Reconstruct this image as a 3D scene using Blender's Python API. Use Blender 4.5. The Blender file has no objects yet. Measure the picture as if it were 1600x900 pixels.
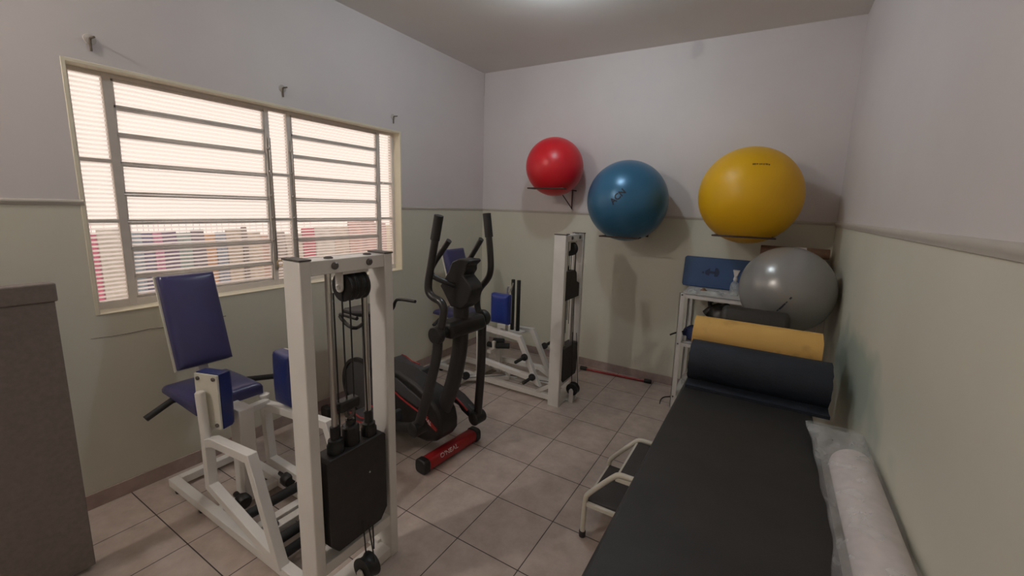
import bpy, bmesh, math, random
from mathutils import Vector, Matrix
random.seed(7)
S = bpy.context.scene
COL = S.collection
PI = math.pi
W, D, H, R = 3.3214, 4.362, 3.0388, 1.575      # room width, back wall, ceiling, dado rail height
YF = -1.35                                      # front wall (behind the camera)
CAM = (2.9012, 0.4515, 1.6281)

# ------------------------------------------------------------------ materials
def new_mat(name):
    m = bpy.data.materials.new(name); m.use_nodes = True
    nt = m.node_tree
    return m, nt, nt.nodes, nt.links, nt.nodes['Principled BSDF']

def mat(name, col, rough=0.5, metal=0.0, var=0.06, scale=12.0, bump=0.0, bscale=120.0, spec=0.5, coat=0.0):
    m, nt, N, L, b = new_mat(name)
    tc = N.new('ShaderNodeTexCoord')
    no = N.new('ShaderNodeTexNoise'); no.inputs['Scale'].default_value = scale; no.inputs['Detail'].default_value = 5
    L.new(tc.outputs['Object'], no.inputs['Vector'])
    cr = N.new('ShaderNodeValToRGB')
    cr.color_ramp.elements[0].position = 0.3; cr.color_ramp.elements[1].position = 0.7
    cr.color_ramp.elements[0].color = tuple(max(0, c * (1 - var)) for c in col) + (1,)
    cr.color_ramp.elements[1].color = tuple(min(1, c * (1 + var)) for c in col) + (1,)
    L.new(no.outputs['Fac'], cr.inputs['Fac']); L.new(cr.outputs['Color'], b.inputs['Base Color'])
    b.inputs['Roughness'].default_value = rough; b.inputs['Metallic'].default_value = metal
    b.inputs['Specular IOR Level'].default_value = spec
    b.inputs['Coat Weight'].default_value = coat
    if bump:
        n2 = N.new('ShaderNodeTexNoise'); n2.inputs['Scale'].default_value = bscale; n2.inputs['Detail'].default_value = 3
        L.new(tc.outputs['Object'], n2.inputs['Vector'])
        bp = N.new('ShaderNodeBump'); bp.inputs['Strength'].default_value = bump; bp.inputs['Distance'].default_value = 0.004
        L.new(n2.outputs['Fac'], bp.inputs['Height']); L.new(bp.outputs['Normal'], b.inputs['Normal'])
    return m

def wall_mat(name, teal_patches=False):
    """upper lilac-white paint, lower pale green-cream paint, split at the dado rail"""
    m, nt, N, L, b = new_mat(name)
    tc = N.new('ShaderNodeTexCoord'); sep = N.new('ShaderNodeSeparateXYZ')
    L.new(tc.outputs['Object'], sep.inputs[0])
    gt = N.new('ShaderNodeMath'); gt.operation = 'GREATER_THAN'; gt.inputs[1].default_value = R
    L.new(sep.outputs['Z'], gt.inputs[0])
    no = N.new('ShaderNodeTexNoise'); no.inputs['Scale'].default_value = 1.6; no.inputs['Detail'].default_value = 6
    L.new(tc.outputs['Object'], no.inputs['Vector'])
    def ramp(a, c):
        cr = N.new('ShaderNodeValToRGB'); cr.color_ramp.elements[0].position = .35; cr.color_ramp.elements[1].position = .65
        cr.color_ramp.elements[0].color = a + (1,); cr.color_ramp.elements[1].color = c + (1,)
        L.new(no.outputs['Fac'], cr.inputs['Fac']); return cr
    lo = ramp((.635, .62, .525), (.67, .655, .56)); up = ramp((.64, .60, .605), (.68, .64, .64))
    mx = N.new('ShaderNodeMix'); mx.data_type = 'RGBA'
    L.new(gt.outputs[0], mx.inputs[0]); L.new(lo.outputs['Color'], mx.inputs[6]); L.new(up.outputs['Color'], mx.inputs[7])
    out = mx.outputs[2]
    if teal_patches:   # noise-edged teal patches mixed into the wall colour along the massage table
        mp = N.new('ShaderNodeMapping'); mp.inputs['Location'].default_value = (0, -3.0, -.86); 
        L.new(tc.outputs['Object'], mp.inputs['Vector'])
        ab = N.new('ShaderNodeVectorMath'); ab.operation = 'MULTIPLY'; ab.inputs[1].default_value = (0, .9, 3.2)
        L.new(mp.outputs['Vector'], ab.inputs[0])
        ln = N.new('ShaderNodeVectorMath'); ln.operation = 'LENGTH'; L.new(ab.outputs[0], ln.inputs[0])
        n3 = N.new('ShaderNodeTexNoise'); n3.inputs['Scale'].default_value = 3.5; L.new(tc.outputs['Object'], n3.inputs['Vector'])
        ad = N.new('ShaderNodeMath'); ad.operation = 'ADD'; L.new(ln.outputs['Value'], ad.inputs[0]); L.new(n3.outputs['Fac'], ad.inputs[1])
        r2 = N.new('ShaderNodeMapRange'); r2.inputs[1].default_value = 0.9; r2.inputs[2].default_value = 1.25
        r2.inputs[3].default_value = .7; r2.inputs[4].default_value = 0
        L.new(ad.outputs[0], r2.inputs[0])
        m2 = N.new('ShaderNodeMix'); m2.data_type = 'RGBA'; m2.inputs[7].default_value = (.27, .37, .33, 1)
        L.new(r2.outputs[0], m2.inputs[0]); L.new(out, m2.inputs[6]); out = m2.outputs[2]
    L.new(out, b.inputs['Base Color'])
    b.inputs['Roughness'].default_value = .55
    n2 = N.new('ShaderNodeTexNoise'); n2.inputs['Scale'].default_value = 60; L.new(tc.outputs['Object'], n2.inputs['Vector'])
    bp = N.new('ShaderNodeBump'); bp.inputs['Strength'].default_value = .08; bp.inputs['Distance'].default_value = .003
    L.new(n2.outputs['Fac'], bp.inputs['Height']); L.new(bp.outputs['Normal'], b.inputs['Normal'])
    return m

def tile_mat(name, ox, oy, size, ca, cb, grout, vertical=None):
    m, nt, N, L, b = new_mat(name)
    tc = N.new('ShaderNodeTexCoord'); mp = N.new('ShaderNodeMapping'); mp.inputs['Location'].default_value = (-ox, -oy, 0)
    L.new(tc.outputs['Object'], mp.inputs['Vector'])
    br = N.new('ShaderNodeTexBrick'); br.offset = 0; br.offset_frequency = 1; br.squash = 1
    br.inputs['Scale'].default_value = 1; br.inputs['Brick Width'].default_value = size; br.inputs['Row Height'].default_value = size
    br.inputs['Mortar Size'].default_value = .0028; br.inputs['Mortar Smooth'].default_value = .3
    br.inputs['Color1'].default_value = (.45, .45, .45, 1); br.inputs['Color2'].default_value = (.55, .55, .55, 1)
    br.inputs['Mortar'].default_value = (.5, .5, .5, 1)
    L.new(mp.outputs['Vector'], br.inputs['Vector'])
    no = N.new('ShaderNodeTexNoise'); no.inputs['Scale'].default_value = 9; no.inputs['Detail'].default_value = 8; no.inputs['Roughness'].default_value = .65
    L.new(tc.outputs['Object'], no.inputs['Vector'])
    ad = N.new('ShaderNodeMath'); ad.operation = 'MULTIPLY_ADD'; ad.inputs[1].default_value = .5; 
    L.new(br.outputs['Color'], ad.inputs[0]); L.new(no.outputs['Fac'], ad.inputs[2])
    cr = N.new('ShaderNodeValToRGB'); cr.color_ramp.elements[0].position = .58; cr.color_ramp.elements[1].position = .9
    cr.color_ramp.elements[0].color = ca + (1,); cr.color_ramp.elements[1].color = cb + (1,)
    L.new(ad.outputs[0], cr.inputs['Fac'])
    mx = N.new('ShaderNodeMix'); mx.data_type = 'RGBA'; mx.inputs[7].default_value = grout + (1,)
    L.new(br.outputs['Fac'], mx.inputs[0]); L.new(cr.outputs['Color'], mx.inputs[6]); L.new(mx.outputs[2], b.inputs['Base Color'])
    b.inputs['Roughness'].default_value = .38; b.inputs['Specular IOR Level'].default_value = .35
    bp = N.new('ShaderNodeBump'); bp.inputs['Strength'].default_value = .4; bp.inputs['Distance'].default_value = .002; bp.invert = True
    L.new(br.outputs['Fac'], bp.inputs['Height']); L.new(bp.outputs['Normal'], b.inputs['Normal'])
    return m

def ribbed_glass(name, tint, pitch=.0222):
    m, nt, N, L, b = new_mat(name); N.remove(b)
    out = [n for n in N if n.type == 'OUTPUT_MATERIAL'][0]
    tc = N.new('ShaderNodeTexCoord'); sep = N.new('ShaderNodeSeparateXYZ'); L.new(tc.outputs['Object'], sep.inputs[0])
    mu = N.new('ShaderNodeMath'); mu.operation = 'MULTIPLY'; mu.inputs[1].default_value = 2 * PI / pitch; L.new(sep.outputs['Z'], mu.inputs[0])
    # each rib wanders a little along its length
    no = N.new('ShaderNodeTexNoise'); no.inputs['Scale'].default_value = 9; L.new(tc.outputs['Object'], no.inputs['Vector'])
    ma = N.new('ShaderNodeMath'); ma.operation = 'MULTIPLY_ADD'; ma.inputs[1].default_value = 2.2
    L.new(no.outputs['Fac'], ma.inputs[0]); L.new(mu.outputs[0], ma.inputs[2])
    si = N.new('ShaderNodeMath'); si.operation = 'SINE'; L.new(ma.outputs[0], si.inputs[0])
    mr = N.new('ShaderNodeMapRange'); mr.inputs[1].default_value = -.6; mr.inputs[2].default_value = .75
    mr.inputs[3].default_value = .12; mr.inputs[4].default_value = .92; L.new(si.outputs[0], mr.inputs[0])
    tr = N.new('ShaderNodeBsdfTransparent'); tr.inputs[0].default_value = tint + (1,)
    tl = N.new('ShaderNodeBsdfTranslucent'); tl.inputs[0].default_value = (.97, .96, .95, 1)
    mx = N.new('ShaderNodeMixShader'); L.new(mr.outputs[0], mx.inputs[0]); L.new(tr.outputs[0], mx.inputs[1]); L.new(tl.outputs[0], mx.inputs[2])
    gl = N.new('ShaderNodeBsdfGlossy'); gl.inputs['Roughness'].default_value = .15
    m2 = N.new('ShaderNodeMixShader'); m2.inputs[0].default_value = .03
    L.new(mx.outputs[0], m2.inputs[1]); L.new(gl.outputs[0], m2.inputs[2]); L.new(m2.outputs[0], out.inputs['Surface'])
    return m

def film(name, col, opac, rough):
    m, nt, N, L, b = new_mat(name)
    out = [n for n in N if n.type == 'OUTPUT_MATERIAL'][0]
    b.inputs['Base Color'].default_value = col + (1,); b.inputs['Roughness'].default_value = rough
    tc = N.new('ShaderNodeTexCoord'); no = N.new('ShaderNodeTexNoise'); no.inputs['Scale'].default_value = 14; no.inputs['Detail'].default_value = 4
    L.new(tc.outputs['Object'], no.inputs['Vector'])
    mr = N.new('ShaderNodeMapRange'); mr.inputs[1].default_value = .35; mr.inputs[2].default_value = .7
    mr.inputs[3].default_value = opac * .6; mr.inputs[4].default_value = opac * 1.5; L.new(no.outputs['Fac'], mr.inputs[0])
    tr = N.new('ShaderNodeBsdfTransparent'); tr.inputs[0].default_value = (.97, .97, .98, 1)
    mx = N.new('ShaderNodeMixShader'); L.new(mr.outputs[0], mx.inputs[0]); L.new(tr.outputs[0], mx.inputs[1]); L.new(b.outputs[0], mx.inputs[2])
    L.new(mx.outputs[0], out.inputs['Surface'])
    return m

def emit(name, col, strength):
    m, nt, N, L, b = new_mat(name)
    b.inputs['Base Color'].default_value = col + (1,)
    b.inputs['Emission Color'].default_value = col + (1,); b.inputs['Emission Strength'].default_value = strength
    return m

M = dict(
    wall=wall_mat('wall paint two tone'), wall_r=wall_mat('wall paint two tone teal patches', True),
    ceil=mat('ceiling paint', (.74, .71, .68), .8, var=.03, scale=1.5),
    floor=tile_mat('beige floor tile', 1.3741, 1.8694, .35, (.42, .345, .30), (.55, .465, .415), (.055, .045, .04)),
    base=mat('baseboard tile', (.40, .31, .285), .45, var=.14, scale=14),
    rail=mat('dado rail paint', (.50, .465, .42), .5, var=.03),
    cream=mat('window reveal plaster', (.74, .69, .55), .6, var=.04, scale=5),
    steel=mat('window frame grey paint', (.74, .68, .63), .5, var=.05),
    white=mat('white machine enamel', (.76, .74, .71), .32, var=.04, scale=6),
    black=mat('black plastic', (.018, .017, .017), .45, var=.2, scale=20),
    blackgloss=mat('black satin tube', (.026, .024, .024), .35, var=.15),
    dark=mat('dark grey plastic', (.06, .06, .065), .5, var=.12),
    iron=mat('dark weight plate', (.028, .025, .024), .55, var=.15, scale=20),
    grip=mat('black foam grip', (.022, .021, .021), .7, var=.2, bump=.3),
    chrome=mat('brushed chrome rod', (.62, .60, .58), .28, 1.0, var=.05),
    blue=mat('royal blue vinyl', (.018, .04, .24), .33, var=.12, scale=6, bump=.12, bscale=60),
    navy=mat('navy blue vinyl', (.050, .047, .135), .28, var=.14, scale=5, bump=.12, bscale=50),
    blued=mat('dark blue vinyl', (.018, .028, .13), .33, var=.12, scale=6, bump=.12, bscale=60),
    red=mat('red enamel', (.33, .014, .016), .35, var=.08),
    redline=mat('red accent trim', (.42, .03, .028), .4, var=.05),
    pale=mat('pale print', (.68, .66, .66), .5, var=.02),
    bolt=mat('dull bolt steel', (.16, .14, .13), .45, .6, var=.1),
    capm=mat('grey-brown plastic cap', (.10, .088, .08), .5, var=.1),
    ballred=mat('red ball rubber', (.62, .012, .022), .34, var=.04, scale=4),
    ballblue=mat('metallic blue ball rubber', (.035, .135, .245), .30, .2, var=.05, scale=4),
    bally=mat('yellow ball rubber', (.72, .40, .004), .42, var=.04, scale=4),
    balls=mat('silver ball rubber', (.30, .295, .285), .27, .3, var=.05, scale=4),
    ink=mat('dark ink print', (.012, .018, .03), .6, var=.02),
    inky=mat('brown ink print', (.22, .11, .004), .6, var=.02),
    inkb=mat('dark blue print', (.010, .025, .075), .6, var=.02),
    bracket=mat('dark brown steel rod', (.055, .03, .025), .5, .2, var=.1),
    cab=mat('grey-brown laminate', (.20, .168, .155), .65, var=.10, scale=60, bump=.15, bscale=300),
    vinyl=mat('black table vinyl', (.022, .020, .019), .52, var=.18, scale=8, bump=.25, bscale=220),
    navyroll=mat('dark navy foam mat', (.011, .0155, .026), .72, var=.2, scale=6, bump=.3, bscale=90),
    blackroll=mat('black bolster vinyl', (.024, .021, .018), .55, var=.15),
    shelfw=mat('shelf white enamel', (.68, .65, .62), .42, var=.06, scale=10),
    board=mat('blue foam board', (.022, .075, .20), .5, var=.08, scale=5),
    cardboard=mat('brown cardboard', (.34, .19, .11), .7, var=.12, scale=9),
    foam=mat('brown foam roller', (.20, .115, .075), .65, var=.15, scale=20),
    bagblack=mat('black bag plastic', (.02, .02, .02), .38, var=.2),
    bagnavy=mat('navy cloth bag', (.03, .045, .14), .75, var=.15, bump=.3),
    paper=mat('white paper roll', (.78, .70, .68), .8, var=.03),
    film=film('clear plastic film', (.80, .82, .84), .26, .14),
    film2=film('milky plastic film', (.80, .84, .82), .4, .3),
    tube=mat('cream tube enamel', (.64, .61, .53), .35, var=.05),
    step=mat('dark rubber step', (.045, .038, .036), .6, var=.15, bump=.3),
    cream2=mat('cream sheet metal', (.66, .64, .56), .4, var=.05),
    gold=mat('brass ring', (.62, .46, .24), .35, .7, var=.05),
    crack=mat('crack filler grey', (.19, .175, .15), .9, var=.1),
    rust=mat('rusty hook steel', (.15, .12, .095), .6, .4, var=.2, scale=40),
    hookpl=mat('patched plaster', (.50, .46, .43), .7, var=.06, scale=40),
    glass=ribbed_glass('ribbed window glass', (1, .985, .96)),
    bulb=emit('lamp bulb glow', (.80, .93, 1.0), 300.0), bulbw=emit('warm lamp bulb glow', (1.0, .93, .84), 800.0),
    out=mat('outside cream render', (.80, .72, .64), .8, var=.04, scale=3),
    conc=mat('outside pale paving', (.82, .80, .77), .9, var=.1, scale=5),
    wood=mat('door paint', (.55, .50, .44), .5, var=.05),
    mustard=None)

def mustard():
    m = mat('mustard foam mat', (.66, .40, .11), .62, var=.05, scale=3, bump=.2, bscale=150)
    nt = m.node_tree; N, L = nt.nodes, nt.links; b = N['Principled BSDF']
    src = b.inputs['Base Color'].links[0].from_socket
    tc = N.new('ShaderNodeTexCoord'); n = N.new('ShaderNodeTexNoise'); n.inputs['Scale'].default_value = 7; n.inputs['Detail'].default_value = 2
    L.new(tc.outputs['Object'], n.inputs['Vector'])
    mr = N.new('ShaderNodeMapRange'); mr.inputs[1].default_value = .58; mr.inputs[2].default_value = .72; mr.inputs[4].default_value = .55
    L.new(n.outputs['Fac'], mr.inputs[0])
    mx = N.new('ShaderNodeMix'); mx.data_type = 'RGBA'; mx.inputs[7].default_value = (.26, .13, .035, 1)
    L.new(mr.outputs[0], mx.inputs[0]); L.new(src, mx.inputs[6]); L.new(mx.outputs[2], b.inputs['Base Color'])
    return m
M['mustard'] = mustard()

# ------------------------------------------------------------------ mesh helpers
V = Vector
class MB:
    """collects shapes into one mesh"""
    def __init__(s): s.v = []; s.f = []
    def add(s, vs, fs):
        o = len(s.v); s.v += [tuple(x) for x in vs]; s.f += [tuple(i + o for i in f) for f in fs]; return s
    def hexa(s, p):  # 8 points: bottom 4 ccw, top 4 ccw
        return s.add(p, [(3, 2, 1, 0), (4, 5, 6, 7), (0, 1, 5, 4), (1, 2, 6, 5), (2, 3, 7, 6), (3, 0, 4, 7)])
    def box(s, x0, x1, y0, y1, z0, z1):
        return s.hexa([(x0, y0, z0), (x1, y0, z0), (x1, y1, z0), (x0, y1, z0), (x0, y0, z1), (x1, y0, z1), (x1, y1, z1), (x0, y1, z1)])
    def beam(s, a, b, w, h, up=(0, 0, 1)):
        """square tube from a to b, w across, h along up"""
        a, b = V(a), V(b); d = (b - a).normalized(); u = V(up)
        if abs(d.dot(u)) > .97: u = V((1, 0, 0))
        r = d.cross(u).normalized(); u = r.cross(d).normalized()
        r *= w / 2; u *= h / 2
        return s.hexa([a - r - u, a + r - u, b + r - u, b - r - u, a - r + u, a + r + u, b + r + u, b - r + u])
    def path(s, pts, w, h, up=(0, 1, 0), close=False):
        """mitred rectangular tube along a planar polyline; up = the plane's normal"""
        P = [V(p) for p in pts]; n = len(P); up = V(up).normalized(); rings = []
        for i in range(n):
            if close: d0 = (P[i] - P[i - 1]).normalized(); d1 = (P[(i + 1) % n] - P[i]).normalized()
            else:
                d0 = (P[i] - P[max(i - 1, 0)]); d1 = (P[min(i + 1, n - 1)] - P[i])
                if i == 0: d0 = d1
                if i == n - 1: d1 = d0
                d0.normalize(); d1.normalize()
            t = (d0 + d1).normalized(); k = max(.35, math.cos(d0.angle(d1) / 2))
            r = t.cross(up).normalized() * (w / 2 / k); u = up * (h / 2)
            rings.append([P[i] - r - u, P[i] + r - u, P[i] + r + u, P[i] - r + u])
        vs = [q for r in rings for q in r]; fs = []
        m = n if close else n - 1
        for i in range(m):
            a = 4 * i; b = 4 * ((i + 1) % n)
            for k in range(4): fs.append((a + k, a + (k + 1) % 4, b + (k + 1) % 4, b + k))
        if not close: fs += [(3, 2, 1, 0), tuple(4 * (n - 1) + k for k in range(4))]
        return s.add(vs, fs)
    def tube(s, pts, r, seg=12, smooth=0, cap=True, sy=1.0, ref=None):
        P = [V(p) for p in pts]
        for _ in range(smooth):   # Chaikin
            Q = [P[0]]
            for a, b in zip(P[:-1], P[1:]): Q += [a.lerp(b, .25), a.lerp(b, .75)]
            P = Q + [P[-1]]
        n = len(P); rr = r if isinstance(r, (list, tuple)) else None
        vs = []; fs = []; prev = None
        for i in range(n):
            d = (P[min(i + 1, n - 1)] - P[max(i - 1, 0)]).normalized()
            if prev is None:
                a = V(ref) if ref else (V((0, 0, 1)) if abs(d.z) < .9 else V((1, 0, 0)))
                u = (a - d * a.dot(d)).normalized()
            else: u = (prev - d * prev.dot(d)).normalized()
            prev = u; w = d.cross(u)
            ri = (rr[0] + (rr[-1] - rr[0]) * i / (n - 1)) if rr else r
            for k in range(seg):
                t = 2 * PI * k / seg; vs.append(P[i] + u * (ri * math.cos(t)) + w * (ri * sy * math.sin(t)))
        for i in range(n - 1):
            for k in range(seg): fs.append((i * seg + k, i * seg + (k + 1) % seg, (i + 1) * seg + (k + 1) % seg, (i + 1) * seg + k))
        if cap: fs += [tuple(reversed(range(seg))), tuple((n - 1) * seg + k for k in range(seg))]
        return s.add(vs, fs)
    def cyl(s, a, b, r, seg=20): return s.tube([a, b], r, seg)
    def lathe(s, prof, base, axis=(0, 0, 1), seg=28):
        """prof: list of (radius, height along axis)"""
        ax = V(axis).normalized(); a = V((0, 0, 1)) if abs(ax.z) < .9 else V((1, 0, 0))
        u = (a - ax * a.dot(ax)).normalized(); w = ax.cross(u); vs = []; fs = []; B = V(base)
        for (r, h) in prof:
            for k in range(seg):
                t = 2 * PI * k / seg; vs.append(B + ax * h + u * (r * math.cos(t)) + w * (r * math.sin(t)))
        n = len(prof)
        for i in range(n - 1):
            for k in range(seg): fs.append((i * seg + k, i * seg + (k + 1) % seg, (i + 1) * seg + (k + 1) % seg, (i + 1) * seg + k))
        fs += [tuple(reversed(range(seg))), tuple((n - 1) * seg + k for k in range(seg))]
        return s.add(vs, fs)
    def prism(s, poly, fn, d0, d1):
        """extrude a 2-D outline; fn(a, b, d) gives the 3-D point"""
        n = len(poly); vs = [fn(a, b, d0) for a, b in poly] + [fn(a, b, d1) for a, b in poly]
        fs = [tuple(reversed(range(n))), tuple(range(n, 2 * n))] + [(i, (i + 1) % n, n + (i + 1) % n, n + i) for i in range(n)]
        return s.add(vs, fs)
    def cushion(s, c, u, v, n, w, h, t, bulge=.012, rc=.02, nu=14, nv=18):
        """padded upholstery: back at c, rounded front toward n"""
        c, u, v, n = V(c), V(u).normalized(), V(v).normalized(), V(n).normalized(); vs = []; fs = []
        def pt(a, b, lift):
            ea, eb = abs(a) ** 1, abs(b) ** 1
            return c + u * (a * w / 2) + v * (b * h / 2) + n * lift
        for j in range(nv + 1):
            for i in range(nu + 1):
                a, b = 2 * i / nu - 1, 2 * j / nv - 1
                # denser sampling close to the edges
                a = math.copysign(1 - (1 - abs(a)) ** 1.5, a); b = math.copysign(1 - (1 - abs(b)) ** 1.5, b)
                da = (1 - abs(a)) * w / 2; db = (1 - abs(b)) * h / 2; e = min(da, db)
                rnd = t - rc + rc * math.sqrt(max(0, 1 - (1 - min(e / rc, 1)) ** 2))
                vs.append(pt(a, b, rnd + bulge * (1 - a * a) * (1 - b ** 4)))
        m = (nu + 1)
        for j in range(nv):
            for i in range(nu): fs.append((j * m + i, j * m + i + 1, (j + 1) * m + i + 1, (j + 1) * m + i))
        rim = [i for i in range(m)] + [j * m + nu for j in range(1, nv + 1)] + [nv * m + i for i in range(nu - 1, -1, -1)] + [j * m for j in range(nv - 1, 0, -1)]
        o = len(vs)
        for k in rim:
            p = vs[k]; vs.append(p - n * ((p - c).dot(n)))
        q = len(rim)
        for k in range(q): fs.append((rim[(k + 1) % q], rim[k], o + k, o + (k + 1) % q))
        fs.append(tuple(o + k for k in reversed(range(q))))
        return s.add(vs, fs)

ORG = {}
def obj(name, mb, m, parent=None, base=None, bevel=0.0, smooth=True, angle=40, seg=2, subsurf=0):
    """link the collected shapes as ONE mesh; verts are given in room coordinates
    (or in the thing's own frame when its ORG is zero)"""
    o0 = V(ORG[parent.name]) if parent is not None else V(base if base else (0, 0, 0))
    me = bpy.data.meshes.new(name)
    me.from_pydata([tuple(V(p) - o0) for p in mb.v], [], mb.f); me.validate()
    bm = bmesh.new(); bm.from_mesh(me); bmesh.ops.recalc_face_normals(bm, faces=bm.faces); bm.to_mesh(me); bm.free()
    me.materials.append(m)
    o = bpy.data.objects.new(name, me); COL.objects.link(o)
    if parent is not None: o.parent = parent
    else: o.location = o0
    ORG[o.name] = tuple(o0)
    if smooth:
        me.polygons.foreach_set('use_smooth', [True] * len(me.polygons)); me.set_sharp_from_angle(angle=math.radians(angle))
    if bevel:
        b = o.modifiers.new('bevel', 'BEVEL'); b.width = bevel; b.segments = seg; b.limit_method = 'ANGLE'; b.angle_limit = math.radians(35); b.harden_normals = False
    if subsurf:
        k = o.modifiers.new('sub', 'SUBSURF'); k.levels = subsurf; k.render_levels = subsurf
    return o

def tag(o, label, cat, group=None):
    o['label'] = label; o['category'] = cat
    if group: o['group'] = group
    return o
def thing(name, label, cat, loc, rz=0, group=None, world=True):
    o = bpy.data.objects.new(name, None); COL.objects.link(o); o.location = loc; o.rotation_euler = (0, 0, rz); o.empty_display_size = .1
    ORG[o.name] = tuple(loc) if world else (0, 0, 0)
    return tag(o, label, cat, group)
def struct(name, mb, m, bevel=0, parent=None, **k):
    o = obj(name, mb, m, parent, bevel=bevel, **k)
    if parent is None: o['kind'] = 'structure'
    return o
def copy_tree(o, parent=None):
    c = o.copy(); COL.objects.link(c)
    if parent is not None: c.parent = parent
    for ch in list(o.children): copy_tree(ch, c)
    return c
def text_mesh(body, size, extrude=.0006, bold=0):
    cu = bpy.data.curves.new('lettering', 'FONT'); cu.body = body; cu.size = size; cu.align_x = 'CENTER'; cu.align_y = 'CENTER'; cu.extrude = extrude; cu.offset = bold
    t = bpy.data.objects.new('lettering', cu); COL.objects.link(t)
    dg = bpy.context.evaluated_depsgraph_get(); me = t.evaluated_get(dg).to_mesh()
    vs = [v.co.copy() for v in me.vertices]; fs = [tuple(p.vertices) for p in me.polygons]
    t.evaluated_get(dg).to_mesh_clear(); bpy.data.objects.remove(t); bpy.data.curves.remove(cu)
    return vs, fs

# ------------------------------------------------------------------ the room
T = .15
struct('floor', MB().box(-T, W + T, YF - T, D + T, -.1, 0), M['floor'])
struct('ceiling', MB().box(-T, W + T, YF - T, D + T, H, H + .1), M['ceil'])
WY0, WY1, WZ0, WZ1 = 1.1412, 3.1441, 1.0157, 2.2212
wl = MB()
wl.box(-T, 0, YF, WY0, 0, H).box(-T, 0, WY1, D, 0, H).box(-T, 0, WY0, WY1, 0, WZ0).box(-T, 0, WY0, WY1, WZ1, H)
wall_left = struct('wall_left', wl, M['wall'], smooth=False)
obj('plaster_crack', MB().tube([(.0004, 1.10, .896), (.0004, 1.17, .892), (.0004, 1.24, .889), (.0004, 1.33, .893), (.0004, 1.41, .884), (.0004, 1.55, .892), (.0004, 1.70, .886)], [.0012, .0022], 6), M['crack'], wall_left)
struct('wall_back', MB().box(-T, W + T, D, D + T, 0, H), M['wall'], smooth=False)
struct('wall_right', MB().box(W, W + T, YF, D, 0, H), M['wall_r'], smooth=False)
wf = MB().box(-T, .9, YF - T, YF, 0, H).box(1.75, W + T, YF - T, YF, 0, H).box(.9, 1.75, YF - T, YF, 2.1, H)
struct('wall_front', wf, M['wall'], smooth=False)
door = struct('door_1', MB().box(.93, 1.72, YF - .06, YF - .02, .01, 2.07), M['wood'], bevel=.003)
obj('door_handle', MB().tube([(1.64, YF - .02, 1.0), (1.64, YF + .04, 1.0), (1.54, YF + .045, 1.0)], .009, 10, 1), M['chrome'], door)
bh, bt = .082, .009
struct('baseboard_left', MB().box(0, bt, YF, D, 0, bh), M['base'], bevel=.002)
struct('baseboard_back', MB().box(bt, W - bt, D - bt, D, 0, bh), M['base'], bevel=.002)
struct('baseboard_right', MB().box(W - bt, W, YF, D, 0, bh), M['base'], bevel=.002)
def rail(name, a, b, n):
    k = 1 if name == 'trim_4' else .7
    prof = [(a * k, b * k) for a, b in ((0, -.022), (.007, -.020), (.009, -.008), (.013, 0), (.009, .008), (.007, .014), (0, .016))]
    n = V(n); return struct(name, MB().prism(prof, lambda p, q, d: V(a).lerp(V(b), d) + n * p + V((0, 0, q)), 0, 1), M['rail'], angle=60)
rail('trim_1', (0, YF, R), (0, WY0, R), (1, 0, 0)); rail('trim_2', (0, WY1, R), (0, D, R), (1, 0, 0))
rail('trim_3', (0, D, R), (W, D, R), (0, -1, 0)); rail('trim_4', (W, D, R), (W, YF, R), (-1, 0, 0))
# small wire stub hanging in the back left corner under the ceiling
tag(obj('wire_stub', MB().tube([(.006, D - .006, H - .005), (.007, D - .008, H - .12), (.012, D - .012, H - .21), (.005, D - .010, H - .235)], .0022, 6, 1), M['hookpl'], base=(.006, D - .006, H)),
    'short pale wire hanging from the ceiling corner at the far end of the window wall', 'wire')

# ------------------------------------------------------------------ the window
win = thing('window_1', 'wide grey steel louvre window with ribbed glass in the left wall', 'window', (0, (WY0 + WY1) / 2, WZ0)); win['kind'] = 'structure'
for k in ('label', 'category'): del win[k]
FX = -.095                                           # frame plane
fr = MB()
def vb(y, w=.024): fr.box(FX - .016, FX + .016, y - w / 2, y + w / 2, WZ0, WZ1)
def hb(z, y0, y1, w=.022): fr.box(FX - .0145, FX + .0145, y0, y1, z - w / 2, z + w / 2)
Y = [WY0 + .013, 1.300, 2.068, 2.212, 2.975, WY1 - .013]
for i, y in enumerate(Y): vb(y, .034 if i == 1 else .028)
hb(WZ1 - .013, WY0, WY1, .026); hb(WZ0 + .022, WY0, WY1, .044)
zs2 = [1.784, 1.478]
for a, b in ((0, 1), (2, 3), (4, 5)):
    for z in zs2: hb(z, Y[a], Y[b], .018)
obj('window_frame', fr, M['steel'], win, bevel=.002)
rv = MB()                                              # plastered reveal: sill, jambs and head
rv.hexa([(-T, WY0, WZ0 - .004), (.004, WY0, WZ0 - .006), (.004, WY1, WZ0 - .006), (-T, WY1, WZ0 - .004), (-T, WY0, WZ0 + .012), (.004, WY0, WZ0), (.004, WY1, WZ0), (-T, WY1, WZ0 + .012)])
rv.box(-T, .003, WY1 - .004, WY1 + .012, WZ0 - .006, WZ1 + .012).box(-T, .003, WY0 - .012, WY0 + .004, WZ0 - .006, WZ1 + .012).box(-T, .003, WY0, WY1, WZ1 - .004, WZ1 + .012)
obj('window_reveal', rv, M['cream'], win, bevel=.002)
zr = [2.195, 2.056, 1.921, 1.774, 1.619, 1.472, 1.328, 1.177, 1.062]
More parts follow.
